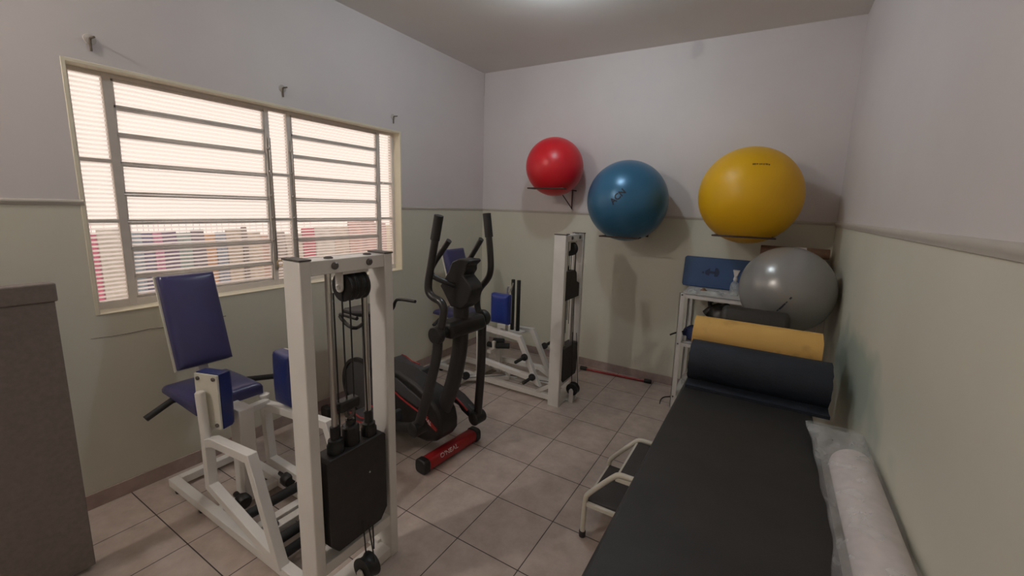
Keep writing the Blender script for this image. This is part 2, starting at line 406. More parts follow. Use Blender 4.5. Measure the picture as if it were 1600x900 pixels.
for a, b in ((1, 2), (3, 4)):
    for k in range(8):
        z1, z0 = zr[k], zr[k + 1]; y0, y1 = Y[a] + .016, Y[b] - .016
        tl = .010 if k else 0                          # lower edge tipped a little outward
        s = MB()
        def P(y, z, dx): 
            t = (z1 - z) / (z1 - z0); return (FX + dx - tl * t + .004, y, z)
        bw = .012
        for (ya, yb, za, zb) in ((y0, y1, z1 - .0008 - bw, z1 - .0008), (y0, y1, z0 + .0008, z0 + .0008 + bw), (y0, y0 + .010, z0 + .0008, z1 - .0008), (y1 - .010, y1, z0 + .0008, z1 - .0008)):
            s.hexa([P(ya, za, -.011), P(yb, za, -.011), P(yb, za, .011), P(ya, za, .011), P(ya, zb, -.011), P(yb, zb, -.011), P(yb, zb, .011), P(ya, zb, .011)])
        so = obj('louvre_sash', s, M['steel'], win, bevel=.0015)
        p = MB(); za, zb = z0 + .011, z1 - .011
        p.hexa([P(y0 + .01, za, -.0025), P(y1 - .01, za, -.0025), P(y1 - .01, za, .0025), P(y0 + .01, za, .0025), P(y0 + .01, zb, -.0025), P(y1 - .01, zb, -.0025), P(y1 - .01, zb, .0025), P(y0 + .01, zb, .0025)])
        p.f = [p.f[4]]                                 # one sheet, room side
        obj('ribbed_pane', p, M['glass'], so, smooth=False)
for a, b in ((0, 1), (2, 3), (4, 5)):
    zz = [WZ1 - .026] + zs2 + [WZ0 + .044]
    for k in range(3):
        p = MB().add([(FX, Y[a] + .013, zz[k + 1]), (FX, Y[b] - .013, zz[k + 1]), (FX, Y[b] - .013, zz[k]), (FX, Y[a] + .013, zz[k])], [(0, 1, 2, 3)])
        obj('ribbed_pane', p, M['glass'], win, smooth=False)
for y, sg in ((2.072, -1), (2.222, 1)):
    l = MB().box(FX + .017, FX + .030, y - .006, y + .006, 1.13, 2.02)
    for z in (1.95, 1.80, 1.64, 1.49, 1.34): l.cyl((FX + .016, y - .008, z), (FX + .034, y - .008, z), .008, 8)
    lv = obj('opening_lever', l, M['chrome'], win, bevel=.0015)
    pts = [(FX + .036, y + .015 + .02 * math.cos(t * PI / 8), 1.175 + .022 * math.sin(t * PI / 8)) for t in range(17)]
    obj('pull_ring', MB().tube(pts, .004, 8, cap=False), M['gold'], lv)
# curtain hooks above the window
def hook(y, label):
    b = (0, y, 2.338)
    t = thing('curtain_hook', label, 'hook', b, group='bare curtain hooks above the window')
    obj('wall_plug', MB().lathe([(.024, 0), (.022, .003), (.010, .006)], b, (1, 0, 0), 12), M['hookpl'], t)
    obj('hook_rod', MB().tube([(.006, y, 2.285), (.006, y, 2.333), (.010, y, 2.340), (.018, y, 2.342), (.048, y + .004, 2.342)], .0048, 8, 1), M['rust'], t)
    return t
hook(1.237, 'rusty curtain hook above the left end of the window'); hook(2.139, 'rusty curtain hook above the middle of the window'); hook(3.07, 'rusty curtain hook above the right end of the window')

# ------------------------------------------------------------------ outside the window
struct('ground_outside', MB().box(-7, -T - .001, -4, 8, -.12, -.02), M['conc'])
rack = thing('garment_rack', 'long low garment rail outside the window, blurred by the ribbed glass', 'rack', (-.85, 2.6, 0 - .02))
rk = MB().cyl((-.85, 1.05, 1.452), (-.85, 4.25, 1.452), .0035, 8)
obj('rail', rk, M['pale'], rack)
for y in (1.08, 4.22):
    obj('leg', MB().cyl((-.85, y, -.02), (-.85, y, 1.455), .014, 10), M['chrome'], rack)
cols = [('plum', (.30, .10, .22), 1.18, .16), ('bright pink', (.78, .12, .30), 1.345, .075), ('white', (.88, .85, .80), 1.375, .155), ('slate blue', (.30, .44, .60), 1.355, .06),
        ('indigo', (.13, .13, .34), 1.345, .055), ('magenta pink', (.66, .20, .46), 1.350, .05), ('dark violet', (.17, .11, .28), 1.355, .08), ('teal grey', (.28, .44, .46), 1.34, .085), ('charcoal violet', (.20, .17, .25), 1.36, .08),
        ('orange', (.80, .44, .22), 1.32, .07), ('steel blue', (.28, .38, .56), 1.335, .07), ('beige', (.70, .60, .49), 1.36, .11), ('dark taupe', (.34, .29, .27), 1.37, .04), ('pale sand', (.80, .71, .60), 1.33, .10), ('peach', (.80, .54, .46), 1.30, .10),
        ('grey', (.52, .48, .47), 1.32, .10), ('ivory', (.84, .79, .72), 1.30, .15), ('crimson', (.78, .07, .18), 1.345, .12), ('snow white', (.90, .87, .84), 1.36, .20), ('light beige', (.80, .70, .62), 1.35, .16), ('salmon pink', (.78, .50, .48), 1.40, .16), ('dusty rose', (.72, .46, .46), 1.42, .16), ('mauve', (.66, .46, .50), 1.38, .15), ('cream', (.90, .84, .70), 1.36, .30)]
gy = 1.14
hang = []
for i, (cn, c, tp, w) in enumerate(cols):
    g = MB(); nu, nz = 10, 14; ht = random.uniform(.55, .75); ph = random.uniform(0, 6)
    vs = []
    for sd in (-1, 1):
        for j in range(nz + 1):
            for k in range(nu + 1):
                u = k / nu; z = tp + .01 - (ht + tp - 1.3) * j / nz
                x = -.85 + sd * (.004 + .016 * min(1, j / 3)) + .008 * math.sin(u * 9 + ph) * min(1, j / 4)
                vs.append((x, gy + u * w, z))
    m_ = nu + 1; o_ = (nz + 1) * m_; fs = []
    for sd in (0, 1):
        for j in range(nz):
            for k in range(nu): fs.append(tuple(sd * o_ + q for q in (j * m_ + k, j * m_ + k + 1, (j + 1) * m_ + k + 1, (j + 1) * m_ + k)))
    for k in range(nu): fs.append((k, k + 1, o_ + k + 1, o_ + k))
    g.add(vs, fs)
    for q in (.25, .75): g.tube([(-.85, gy + q * w, tp + .004), (-.85, gy + q * w, 1.452)], .0012, 5)   # hanging loops
    mm = mat('cloth ' + cn, c, .9, var=.2, scale=14)
    tag(obj('hanging_garment', g, mm, base=(-.85, gy + w / 2, tp)), cn + ' garment hanging outside, ' + ('left end of the rail' if i < 8 else 'middle of the rail' if i < 16 else 'right end of the rail') + ' behind the ribbed glass', 'garment', 'garments hanging outside the window')
    hang.append((gy + w / 2, tp)); gy += w + .003

# ------------------------------------------------------------------ grey partition at the left edge
cb = thing('room_divider', 'half-height grey-brown room divider panel with a cap rail at the left edge of the photo', 'divider', (.475, .2, 0))
obj('panel', MB().box(.452, .5, -.60, .906, .02, 1.198), M['cab'], cb, bevel=.003)
obj('cap_rail', MB().box(.446, .507, -.606, .914, 1.198, 1.271), M['cab'], cb, bevel=.006, seg=3)
for y in (-.45, .70): obj('floor_foot', MB().box(.36, .60, y - .03, y + .03, 0, .02), M['cab'], cb, bevel=.003)

# ------------------------------------------------------------------ strength machines
def tower(t, y0, y1, m1):
    yc = (y0 + y1) / 2; X0, X1, ZT = 1.440, 1.54, 1.42; pw = .04; wm = M['white']
    for ya in (y0, y1 - pw):
        p = obj('upright', MB().box(X0, X1, ya, ya + pw, 0, ZT - .004), wm, t, bevel=.004)
        obj('end_cap', MB().box(X0 - .002, X1 + .002, ya - .002, ya + pw + .002, ZT - .004, ZT + .002), M['capm'], p)
    tb = obj('top_beam', MB().box(X0 + .012, X1 - .004, y0 + pw, y1 - pw, ZT - .058, ZT - .006), wm, t, bevel=.003)
    for y in (yc - .065, yc + .085): obj('bolt', MB().lathe([(.014, 0), (.014, .004), (.009, .009)], (X1 - .004, y, ZT - .030), (1, 0, 0), 14), M['bolt'], tb)
    for y in (yc - .065, yc + .105): obj('bolt', MB().lathe([(.016, 0), (.016, .004), (.010, .007)], (X0 + .06, y, ZT - .006), (0, 0, 1), 14), M['bolt'], tb)
    obj('middle_beam', MB().box(X0 + .006, X1 - .004, y0 + pw, y1 - pw, .170, .215), wm, t, bevel=.003)
    obj('bottom_beam', MB().box(X0 + .006, X1 - .004, y0 + pw, y1 - pw, .004, .05), wm, t, bevel=.003)
    # top pulley on its bracket
    px, pz, pr = 1.492, 1.297, .058
    n = 3 if m1 else 2; hw = .045 if m1 else .03; yq = yc; yc = yc + (.035 if m1 else .0)
    br = MB().box(px - .03, px + .03, yc - hw - .012, yc + hw + .012, 1.350, 1.362)
    for sg in (-1, 1):
        yy = yc + sg * (hw + .008)
        pts = [(px - .02, 1.352), (px + .02, 1.352), (px + .02, pz)] + [(px + .02 * math.cos(a), pz + .02 * math.sin(a)) for a in [-.4, -.9, -1.57, -2.2, -2.7]] + [(px - .02, pz)]
        br.prism(pts, lambda a, b, d: (a, d, b), yy - .004, yy + .004)
        br.lathe([(.010, 0), (.010, .006), (.006, .009)], (px, yy + sg * .004, pz), (0, sg, 0), 12)
    obj('pulley_bracket', br, wm, t, bevel=.0015)
    for k in range(n):
        wd = 2 * hw / n; ya = yc - hw + k * wd
        obj('pulley', MB().lathe([(.012, .001), (pr, .001), (pr, .004), (pr - .008, wd * .35), (pr - .008, wd * .65), (pr, wd - .004), (pr, wd - .001), (.012, wd - .001)], (px, ya, pz), (0, 1, 0), 32), M['black'], t)
    yc = yq
    # guide rods
    for y in (yc - .072, yc + .085):
        rd = obj('guide_rod', MB().cyl((1.462 + .04, y, .19), (1.462 + .04, y, 1.372), .0115, 14), M['chrome'], t)
    for y, zb in (((yc - .048), .66), ((yc - .012), .70), ((yc + .022), .66), ((yc + .062), .12)):
        obj('cable', MB().cyl((1.540 if zb < .5 else 1.500, y, zb), (1.515 if zb < .5 else 1.495, y, 1.28), .0032, 8), M['black'], t)
    # lower pulley standing out on the aisle side
    lp = (1.585, yc - .01, .10)
    lb = MB()
    for sg in (-1, 1): lb.prism([(lp[0] - .02, .0), (lp[0] + .018, .0), (lp[0] + .018, .105), (lp[0] + .006, .122), (lp[0] - .008, .122), (lp[0] - .02, .105)], lambda a, b, d: (a, d, b), lp[1] + sg * .033 - .004, lp[1] + sg * .033 + .004)
    lb.box(1.53, lp[0] + .01, lp[1] - .03, lp[1] + .03, .004, .012)
    obj('pulley_bracket', lb, wm, t, bevel=.0015)
    obj('pulley', MB().lathe([(.012, 0), (.052, 0), (.052, .005), (.045, .018), (.045, .034), (.052, .047), (.052, .052), (.012, .052)], (lp[0], lp[1] - .026, .112), (0, 1, 0), 30), M['black'], t)
    obj('cable', MB().cyl((lp[0] + .04, lp[1] + .012, .112), (lp[0] + .0, lp[1] + .014, .60 if not m1 else .30), .003, 8).cyl((lp[0] - .02, lp[1] + .012, .158), (lp[0] - .035, lp[1] + .014, .60 if not m1 else .30), .003, 8), M['black'], t)
    # weight stack
    def plate_poly(ya, yb, za, zb, c): return [(ya + c, za), (yb - c, za), (yb, za + c * 1.3), (yb, zb - .012), (yb - .012, zb), (ya + .012, zb), (ya, zb - .012), (ya, za + c * 1.3)]
    if m1:
        ws = obj('weight_stack', MB().prism(plate_poly(yc - .139, yc + .137, .238, .645, .035), lambda a, b, d: (d, a, b), 1.452, 1.545), M['iron'], t, bevel=.003)
        cl = MB()
        for y in (yc - .072, yc + .085): cl.lathe([(.032, .0), (.032, .03), (.027, .036), (.027, .052), (.018, .056), (.018, .105), (.014, .108)], (1.502, y, .645), (0, 0, 1), 20)
        cl.lathe([(.034, 0), (.034, .075), (.028, .082), (.018, .083), (.018, .105)], (1.498, yc, .645), (0, 0, 1), 20)
        obj('rod_collar', cl, M['black'], ws)
        hk = MB().tube([(1.498, yc - .0, .75), (1.498, yc - .018, .77), (1.498, yc - .018, .80), (1.498, yc, .818), (1.498, yc + .018, .80), (1.498, yc + .018, .77), (1.498, yc, .75)], .006, 8, 1)
        obj('carabiner', hk, M['bolt'], ws)
        obj('cable_block', MB().box(1.472, 1.522, yc - .055, yc + .035, .80, .842), M['black'], ws, bevel=.008)
        obj('peg_hole', MB().lathe([(.004, 0), (.003, .002)], (1.545, yc + .05, .50), (1, 0, 0), 10), M['chrome'], ws)
    else:
        ws = obj('weight_stack', MB().prism(plate_poly(yc - .143, yc + .143, .195, .485, .02), lambda a, b, d: (d, a, b), 1.456, 1.542), M['iron'], t, bevel=.003)
        obj('selector_hole', MB().lathe([(.022, 0), (.022, .004), (.012, .005)], (1.498, yc - .06, .485), (0, 0, 1), 16), M['capm'], ws)
        uc = MB().prism([(yc - .14, .885), (yc + .14, .885), (yc + .14, 1.0), (yc + .085, 1.02), (yc + .075, 1.095), (yc + .045, 1.12), (yc - .14, 1.12)], lambda a, b, d: (d, a, b), 1.456, 1.530)
        uco = obj('lifted_plates', uc, M['iron'], t, bevel=.003)
        obj('carabiner', MB().tube([(1.49, yc - .06 + .035 * math.cos(a * .3927), 1.135 + .03 * math.sin(a * .3927)) for a in range(17)], .011, 8, cap=False), M['black'], uco)
        obj('selector_stem', MB().cyl((1.50, yc - .06, .60), (1.50, yc - .06, .886), .013, 14), M['black'], t)

def seat_unit(t, yc, bx, m1):
    wm = M['white']; vin = M['navy']
    bt_, bb = V((bx, yc, 1.205)), V((bx + .14, yc, .722)); vv = (bt_ - bb).normalized(); hw = .126 if m1 else .136
    nn = V((0, 1, 0)).cross(vv).normalized()
    if nn.x < 0: nn = -nn
    cc = (bt_ + bb) / 2 - nn * .05; hh = (bt_ - bb).length
    b = obj('backrest', MB().cushion(cc, (0, 1, 0), vv, nn, 2 * hw, hh, .048, .014, .018), vin, t, angle=70)
    obj('backboard', MB().cushion(cc - nn * .016, (0, 1, 0), vv, nn, 2 * hw + .012, hh + .012, .016, 0, .004, 4, 4), M['cream2'], b)
    pb = cc - nn * .04
    obj('backrest_post', MB().path([pb + vv * .12, pb - vv * .25, V((.24, yc, .60)), V((.26, yc, .53))], .045, .045, (0, 1, 0)), wm, t, bevel=.003)
    obj('backrest_bolt', MB().lathe([(.016, 0), (.016, .03), (.012, .034)], pb + V((0, -.02, 0)), (0, -1, 0), 12), M['black'], t)
    sc = V((.335, yc, .556))
    obj('seat', MB().cushion(sc, (1, 0, 0), (0, 1, 0), V((.06, 0, 1)), .39, .315, .052, .018, .022), vin, t, angle=70)
    obj('seat_plate', MB().box(.18, .50, yc - .10, yc + .10, .538, .556).beam((.42, yc, .53), (.64, yc, .53), .06, .05), wm, t, bevel=.003)
    obj('seat_post', MB().box(.575, .675, yc - .035, yc + .035, .045, .556), wm, t, bevel=.004)
    gb = MB().tube([(.25, yc - .10, .545), (.25, yc - .155, .55), (.25, yc - .268, .495)], .0165, 14)
    obj('hand_grip', gb, M['grip'], t)
    gb = MB().tube([(.25, yc + .10, .545), (.25, yc + .20, .54), (.25, yc + .375, .50)], .0165, 14)
    obj('hand_grip', gb, M['grip'], t)

def base_frame(t, ya, yb, x0, m1):
    wm = M['white']; z = .045
    for y in (ya, yb): obj('base_rail', MB().box(x0, 1.47, y - .022, y + .022, .022, .066), wm, t, bevel=.003)
    obj('rear_crossbar', MB().box(x0, x0 + .045, ya + .022, yb - .022, .022, .066), wm, t, bevel=.003)
    obj('middle_crossbar', MB().box(.60, .65, ya + .022, yb - .022, .024, .062), wm, t, bevel=.003)
    for (x, y) in ((x0 + .07, ya), (x0 + .07, yb), (x0 + .34, ya), (x0 + .34, yb)):
        obj('rubber_foot', MB().lathe([(.018, 0), (.02, .012), (.014, .023)], (x, y, 0), (0, 0, 1), 14), M['black'], t)

# machine by the window: inner-thigh press, pads facing inwards
yc = 1.4635
m1 = thing('leg_press_machine', 'white thigh adduction machine in front of the window, dark blue seat and tall weight tower', 'gym machine', (.9, yc, 0))
tower(m1, 1.265, 1.662, True); seat_unit(m1, yc, .171, True); base_frame(m1, 1.308, 1.625, .15, True)
def arm(t, pts, y, name='leg_arm'):
    return obj(name, MB().path([(x, y, z) for x, z in pts], .042, .042, (0, 1, 0), close=True), M['white'], t, bevel=.003)
near = arm(m1, [(.64, .445), (.72, .475), (1.04, .505), (1.215, .085), (1.10, .105), (.64, .215)], 1.30)
far = arm(m1, [(.535, .475), (1.10, .530), (1.27, .12), (1.15, .13), (.56, .15)], 1.625)
obj('arm_link', MB().beam((.60, 1.30, .50), (.56, 1.625, .50), .04, .035), M['white'], m1, bevel=.003)
obj('pivot_stem', MB().cyl((.645, 1.295, .43), (.628, 1.293, .70), .021, 18).cyl((.628, 1.293, .70), (.628, 1.293, .704), .017, 18), M['white'], near)
obj('pivot_stem', MB().cyl((.53, 1.625, .47), (.53, 1.625, .525), .02, 16).lathe([(.026, 0), (.026, .014), (.02, .018)], (.53, 1.625, .522), (0, 0, 1), 16), M['white'], far)
a = math.radians(18); u = V((math.cos(a), math.sin(a), 0)); n = V((-math.sin(a), math.cos(a), 0)); pc = V((.625, 1.322, .642))
bd = obj('pad_board', MB().cushion(pc, u, (0, 0, 1), n, .132, .275, .012, 0, .003, 4, 4), M['cream2'], m1)
for (p, q) in ((-.045, .115), (.045, .118), (-.045, -.115), (.045, -.118)):
    obj('bolt', MB().lathe([(.010, 0), (.010, .005), (.006, .008)], pc + u * p + V((0, 0, q)), -n, 12), M['bolt'], bd)
obj('leg_pad', MB().cushion(pc + n * .012, u, (0, 0, 1), n, .136, .28, .068, .012, .02), M['blued'], bd, angle=70)
pc = V((.76, 1.672, .685)); bd = obj('pad_board', MB().cushion(pc, (1, 0, 0), (0, 0, 1), (0, -1, 0), .15, .28, .012, 0, .003, 4, 4), M['cream2'], m1)
obj('leg_pad', MB().cushion(pc - V((0, .012, 0)), (1, 0, 0), (0, 0, 1), (0, -1, 0), .155, .285, .062, .012, .02), M['blued'], bd, angle=70)
obj('pad_stem', MB().cyl((.80, 1.69, .50), (.80, 1.69, .70), .018, 14), M['white'], bd)
# linkage near the floor
for x, y, yb in ((.715, 1.385, 1.43), (.735, 1.60, 1.55)):
    obj('rubber_stop', MB().lathe([(.013, -.06), (.013, 0), (.03, .002), (.036, .012), (.036, .05), (.028, .06)], (x, y, .115), (1, -.1, 0), 10), M['black'], m1)
obj('foam_roller', MB().cyl((.885, 1.335, .13), (.885, 1.60, .13), .024, 18), M['grip'], m1)
obj('linkage_plate', MB().box(.94, .985, 1.33, 1.60, .085, .105), M['white'], m1, bevel=.003)
obj('linkage_bar', MB().box(1.02, 1.065, 1.33, 1.60, .09, .115), M['white'], m1, bevel=.003)
obj('bolt', MB().lathe([(.018, 0), (.018, .012), (.010, .016)], (1.04, 1.375, .115), (0, 0, 1), 14), M['black'], m1)
obj('foam_roller', MB().cyl((1.12, 1.335, .10), (1.12, 1.60, .10), .024, 18).cyl((1.185, 1.335, .07), (1.185, 1.60, .07), .022, 18), M['grip'], m1)

# machine in the far corner: outer-thigh press
yc2 = 3.55
m2 = thing('leg_press_machine', 'white thigh abduction machine in the far corner, bright blue pad and black rollers', 'gym machine', (.9, yc2, 0))
tower(m2, 3.357, 3.742, False); seat_unit(m2, yc2, .285, False); base_frame(m2, 3.42, 3.70, .15, False)
near = arm(m2, [(.70, .545), (1.135, .515), (1.315, .165), (1.25, .185), (.74, .235)], 3.385)
far = arm(m2, [(.72, .475), (1.085, .495), (1.29, .10), (1.18, .155), (.70, .145)], 3.70)
obj('brace', MB().beam((1.30, 3.42, .06), (1.47, 3.42, .17), .03, .03), M['white'], m2, bevel=.003)
for (x, y, z, sg, pn) in ((1.205, 3.365, .365, -1, near), (1.285, 3.365, .205, -1, near), (1.20, 3.72, .36, 1, far), (1.27, 3.72, .17, 1, far)):
    obj('weight_peg', MB().lathe([(.013, 0), (.03, .001), (.03, .016), (.014, .018), (.014, .15), (.010, .155)], (x, y, z), (0, sg, 0), 18), M['grip'], pn)
pc = V((.93, 3.432, .74)); bd = obj('pad_board', MB().cushion(pc, (1, 0, 0), (0, 0, 1), (0, -1, 0), .17, .25, .012, 0, .003, 4, 4), M['cream2'], m2)
obj('leg_pad', MB().cushion(pc - V((0, .012, 0)), (1, 0, 0), (0, 0, 1), (0, -1, 0), .18, .26, .062, .012, .024), M['blue'], bd, angle=70)
obj('pad_stem', MB().cyl((.96, 3.45, .52), (.96, 3.45, .88), .014, 14), M['chrome'], bd)
obj('chrome_knob', MB().tube([(.965, 3.44, .88), (.97, 3.43, .92), (.985, 3.43, .945), (1.0, 3.43, .92), (.995, 3.43, .89)], .007, 8, 1).cyl((1.0, 3.44, .90), (1.02, 3.44, .97), .006, 8), M['chrome'], bd)
for x in (.915, .975):
    ro = obj('foam_roller', MB().cyl((x, 3.61, .495), (x, 3.61, .965), .0175, 16), M['grip'], m2)
obj('roller_plate', MB().box(.86, 1.03, 3.57, 3.66, .478, .494), M['white'], m2, bevel=.003)
# low pulley arm in front of the seat
obj('pulley_arm', MB().beam((.60, 3.225, .045), (.60, 3.40, .045), .05, .045).beam((.60, 3.30, .05), (.93, 3.56, .05), .035, .04).box(.56, .64, 3.235, 3.275, .05, .125), M['white'], m2, bevel=.003)
obj('arm_cap', MB().box(.572, .628, 3.212, 3.228, .0, .07), M['black'], m2, bevel=.004)
obj('low_pulley', MB().lathe([(.01, 0), (.035, 0), (.028, .01), (.028, .016), (.035, .026), (.01, .026)], (.655, 3.27, .10), (.3, -1, .2), 18).lathe([(.01, 0), (.03, 0), (.03, .02), (.01, .02)], (.60, 3.255, .125), (0, 0, 1), 18), M['black'], m2)
obj('cable_clamp', MB().box(.90, .95, 3.53, 3.56, .055, .10).box(.95, 1.02, 3.54, 3.56, .06, .075), M['white'], m2, bevel=.003)
obj('cable', MB().tube([(.66, 3.25, .085), (.92, 3.545, .075), (1.47, 3.55, .12)], .003, 8), M['black'], m2)
for (xa, ya, xb, yb, z) in ((.70, 3.53, .76, 3.53, .335), (.79, 3.53, .90, 3.60, .335), (.70, 3.62, .80, 3.66, .345)):
    obj('rubber_stop', MB().lathe([(.022, 0), (.026, .004), (.026, V((xb - xa, yb - ya, 0)).length - .004), (.022, V((xb - xa, yb - ya, 0)).length)], (xa, ya, z), (xb - xa, yb - ya, 0), 16), M['grip'], m2)
obj('linkage_bar', MB().box(.755, .795, 3.44, 3.68, .285, .315).box(.755, .785, 3.515, 3.545, .305, .375).box(.757, .793, 3.60, 3.64, .05, .29), M['white'], m2, bevel=.003)

# ------------------------------------------------------------------ elliptical trainer
el = thing('elliptical_trainer', 'black elliptical trainer with red stabilizer bar standing between the two white machines', 'exercise machine', (1.235, 2.37, 0), math.radians(-5), world=False)
K = lambda a, b, d: (a, d, b)
def pill(x, z, hx, hz, n=8):
    return [(x + hx * math.copysign(abs(math.cos(t)) ** .6, math.cos(t)), z + hz * math.copysign(abs(math.sin(t)) ** .6, math.sin(t))) for t in [2 * PI * k / 20 for k in range(20)]]
for nm, x, e in (('front_stabilizer', 0, .0), ('rear_stabilizer', -1.08, 0)):
    sb = obj(nm, MB().prism(pill(x, .047, .042, .040), K, -.205, .225), M['red'], el, angle=60)
    for sg in (-1, 1):
        yb = .01 + sg * .215
        obj('end_cap', MB().prism(pill(x, .046, .048, .046), K, yb - .035 if sg < 0 else yb - .012, yb + .012 if sg < 0 else yb + .035), M['black'], sb, bevel=.008, angle=60)
    if x == 0:
        vs, fs = text_mesh("O'NEAL", .045); d1 = MB()
        # lettering lies on the top front of the bar, reading along it
        d1.add([(.030 + .018 * (v.y / .02), v.x + .02, .0845 - .010 * (v.y / .02) * 0 - .012 * max(0, 1) + .004 - .35 * (0) + v.z - .6 * max(0, (.018 * v.y / .02) * .5)) for v in vs], fs)
        d1 = MB().add([(.0385 + v.z * 3 - .22 * v.y, -.035 + v.x, .068 + .80 * v.y) for v in vs], fs)
        obj('lettering', d1, M['pale'], sb, smooth=False)
    else:
        pass
bodypts = [(-.005, .310), (.012, .245), (.010, .185), (-.03, .125), (-.12, .09), (-.50, .065), (-.90, .06), (-1.0, .10), (-1.05, .19), (-1.045, .29), (-1.0, .375), (-.93, .435), (-.84, .475), (-.72, .50), (-.41, .495), (-.25, .465), (-.14, .425), (-.05, .365)]
hs = obj('flywheel_housing', MB().prism(bodypts, K, -.085, .075), M['black'], el, bevel=.022, seg=3, angle=35)
def disc(cx, cz, r0, r1, y0, y1, m, name):
    vs = []; fs = []; n = 48
    for (r, y) in ((r0, y0), (r0, y1), (r1, y1), (r1, y0)):
        for k in range(n): vs.append((cx + r * math.cos(2 * PI * k / n), y, cz + r * math.sin(2 * PI * k / n)))
    for q in range(4):
        for k in range(n): fs.append((q * n + k, q * n + (k + 1) % n, ((q + 1) % 4) * n + (k + 1) % n, ((q + 1) % 4) * n + k))
    return obj(name, MB().add(vs, fs), m, hs)
obj('side_disc', MB().lathe([(.195, 0), (.195, .006), (.18, .010), (.02, .012)], (-.83, -.085, .275), (0, -1, 0), 48), M['dark'], hs)
disc(-.83, .275, .195, .218, -.103, -.08, M['black'], 'disc_rim')
obj('side_panel', MB().prism([(-.60, .455), (-.40, .452), (-.16, .375), (-.12, .335), (-.20, .315), (-.36, .345), (-.45, .38), (-.60, .39)], K, -.094, -.084), M['dark'], hs, bevel=.003)
st = MB()
st.tube([(-.62, -.088, .372), (-.44, -.088, .352), (-.36, -.089, .322), (-.20, -.089, .285), (-.10, -.089, .270)], .0055, 8, 1)
st.tube([(-1.045, -.088, .24), (-1.01, -.088, .15), (-.94, -.088, .10)], .004, 8, 1)
obj('red_stripe', st, M['redline'], hs)
# sloping red badge with the maker's lettering
bx0 = V((-.19, -.0885, .285)); bx1 = V((-.01, -.0885, .213)); bu = (bx1 - bx0).normalized(); bvv = V((-bu.z, 0, bu.x))
bdg = MB()
def bp(a, b, d): return bx0 + bu * a + bvv * b + V((0, -d, 0))
bdg.prism([(0, -.022), (.185, -.016), (.185, .004), (.0, .020)], bp, -.004, .002)
bo = obj('red_badge', bdg, M['redline'], hs)
vs, fs = text_mesh("O'NEAL", .038)
obj('lettering', MB().add([bp(.068 + v.x, .001 + v.y, .003 + v.z) for v in vs], fs), M['pale'], bo, smooth=False)
# column, pivot axle
obj('column', MB().tube([(-.085, 0, .22), (-.06, 0, .30), (-.015, 0, .395), (.042, 0, .535), (.08, 0, .69), (.098, 0, .81), (.10, 0, .96), (.10, 0, 1.12)], .052, 20, 2, sy=.80), M['blackgloss'], el, angle=60)
ax = MB().cyl((.128, -.225, .902), (.085, .225, .902), .030, 18)
ax.lathe([(.045, 0), (.052, .01), (.052, .035), (.045, .045)], (.132, -.245, .902), (0, 1, 0), 24).lathe([(.045, 0), (.052, .01), (.052, .035), (.045, .045)], (.082, .20, .902), (0, 1, 0), 24)
obj('pivot_axle', ax, M['black'], el)
obj('axle_shroud', MB().prism([(.04, .86), (.17, .86), (.18, .90), (.16, .955), (.05, .955), (.03, .90)], K, -.15, .15), M['black'], el, bevel=.02, seg=3)
obj('swing_handle', MB().tube([(.132, -.215, .88), (.155, -.21, .95), (.172, -.21, 1.02), (.176, -.21, 1.065), (.15, -.21, 1.096), (.085, -.21, 1.108), (.05, -.21, 1.135), (.05, -.21, 1.19), (.075, -.21, 1.29), (.10, -.21, 1.40), (.135, -.21, 1.552)], .0215, 16, 2), M['blackgloss'], el)
obj('swing_handle', MB().tube([(.080, .215, .88), (.045, .215, .94), (.032, .215, .99), (.036, .215, 1.06), (.065, .215, 1.105), (.115, .215, 1.155), (.142, .215, 1.20), (.146, .215, 1.27), (.130, .215, 1.40), (.105, .215, 1.564)], .0205, 16, 2), M['blackgloss'], el)
for ch, pts in zip([c for c in el.children if c.name.startswith('swing_handle')], (((.106, -.21, 1.43), (.138, -.21, 1.563)), ((.126, .215, 1.43), (.104, .215, 1.575)))):
    obj('hand_grip', MB().tube(pts, .0255, 16), M['grip'], ch)
for (y, a, b) in ((-.213, (.118, .955), (.145, 1.01)), (.213, (.05, .94), (.036, 1.005))):
    pass
obj('swing_arm', MB().tube([(.132, -.215, .905), (.125, -.21, .80), (.095, -.21, .69), (.04, -.21, .52), (-.01, -.21, .38), (-.045, -.21, .29)], .032, 16, 2, sy=.75), M['blackgloss'], el)
obj('swing_arm', MB().tube([(.083, .215, .905), (.078, .215, .80), (.080, .215, .66), (.073, .215, .50), (.062, .215, .36), (.050, .215, .20)], .031, 16, 2, sy=.75), M['blackgloss'], el)
# foot rails with plates
def foot(y, pts, plate, name):
    r = obj('foot_rail', MB().tube([(a, y, b) for a, b in pts], .032, 14, 2, sy=.8), M['black'], el)
    obj('rail_joint', MB().lathe([(.035, -.05), (.045, -.042), (.045, .042), (.035, .05)], (pts[0][0], y, pts[0][1]), (0, 1, 0), 20), M['black'], r)
    (x0, z0), (x1, z1) = plate; d = V((x1 - x0, 0, z1 - z0)); L_ = d.length; d.normalize(); nz = V((-d.z, 0, d.x))
    if nz.z < 0: nz = -nz
    f = lambda p, q, w: V((x0, y, z0)) + d * p + nz * q + V((0, w, 0))
    pl = obj('foot_plate', MB().prism([(0, .0), (L_, 0), (L_, .075), (L_ - .03, .078), (L_ - .06, .035), (.12, .03), (.05, .055), (0, .05)], f, -.07, .07), M['dark'], r, bevel=.012, seg=3)
    rl = MB()
    for sg in (-1, 1): rl.tube([f(.01, .052, sg * .066), f(.06, .053, sg * .066), f(.13, .033, sg * .068), f(.22, .034, sg * .068)], .005, 8)
    rl.tube([f(.05, .004, -.071), f(.20, .004, -.071)], .005, 8)
    obj('red_stripe', rl, M['redline'], pl)
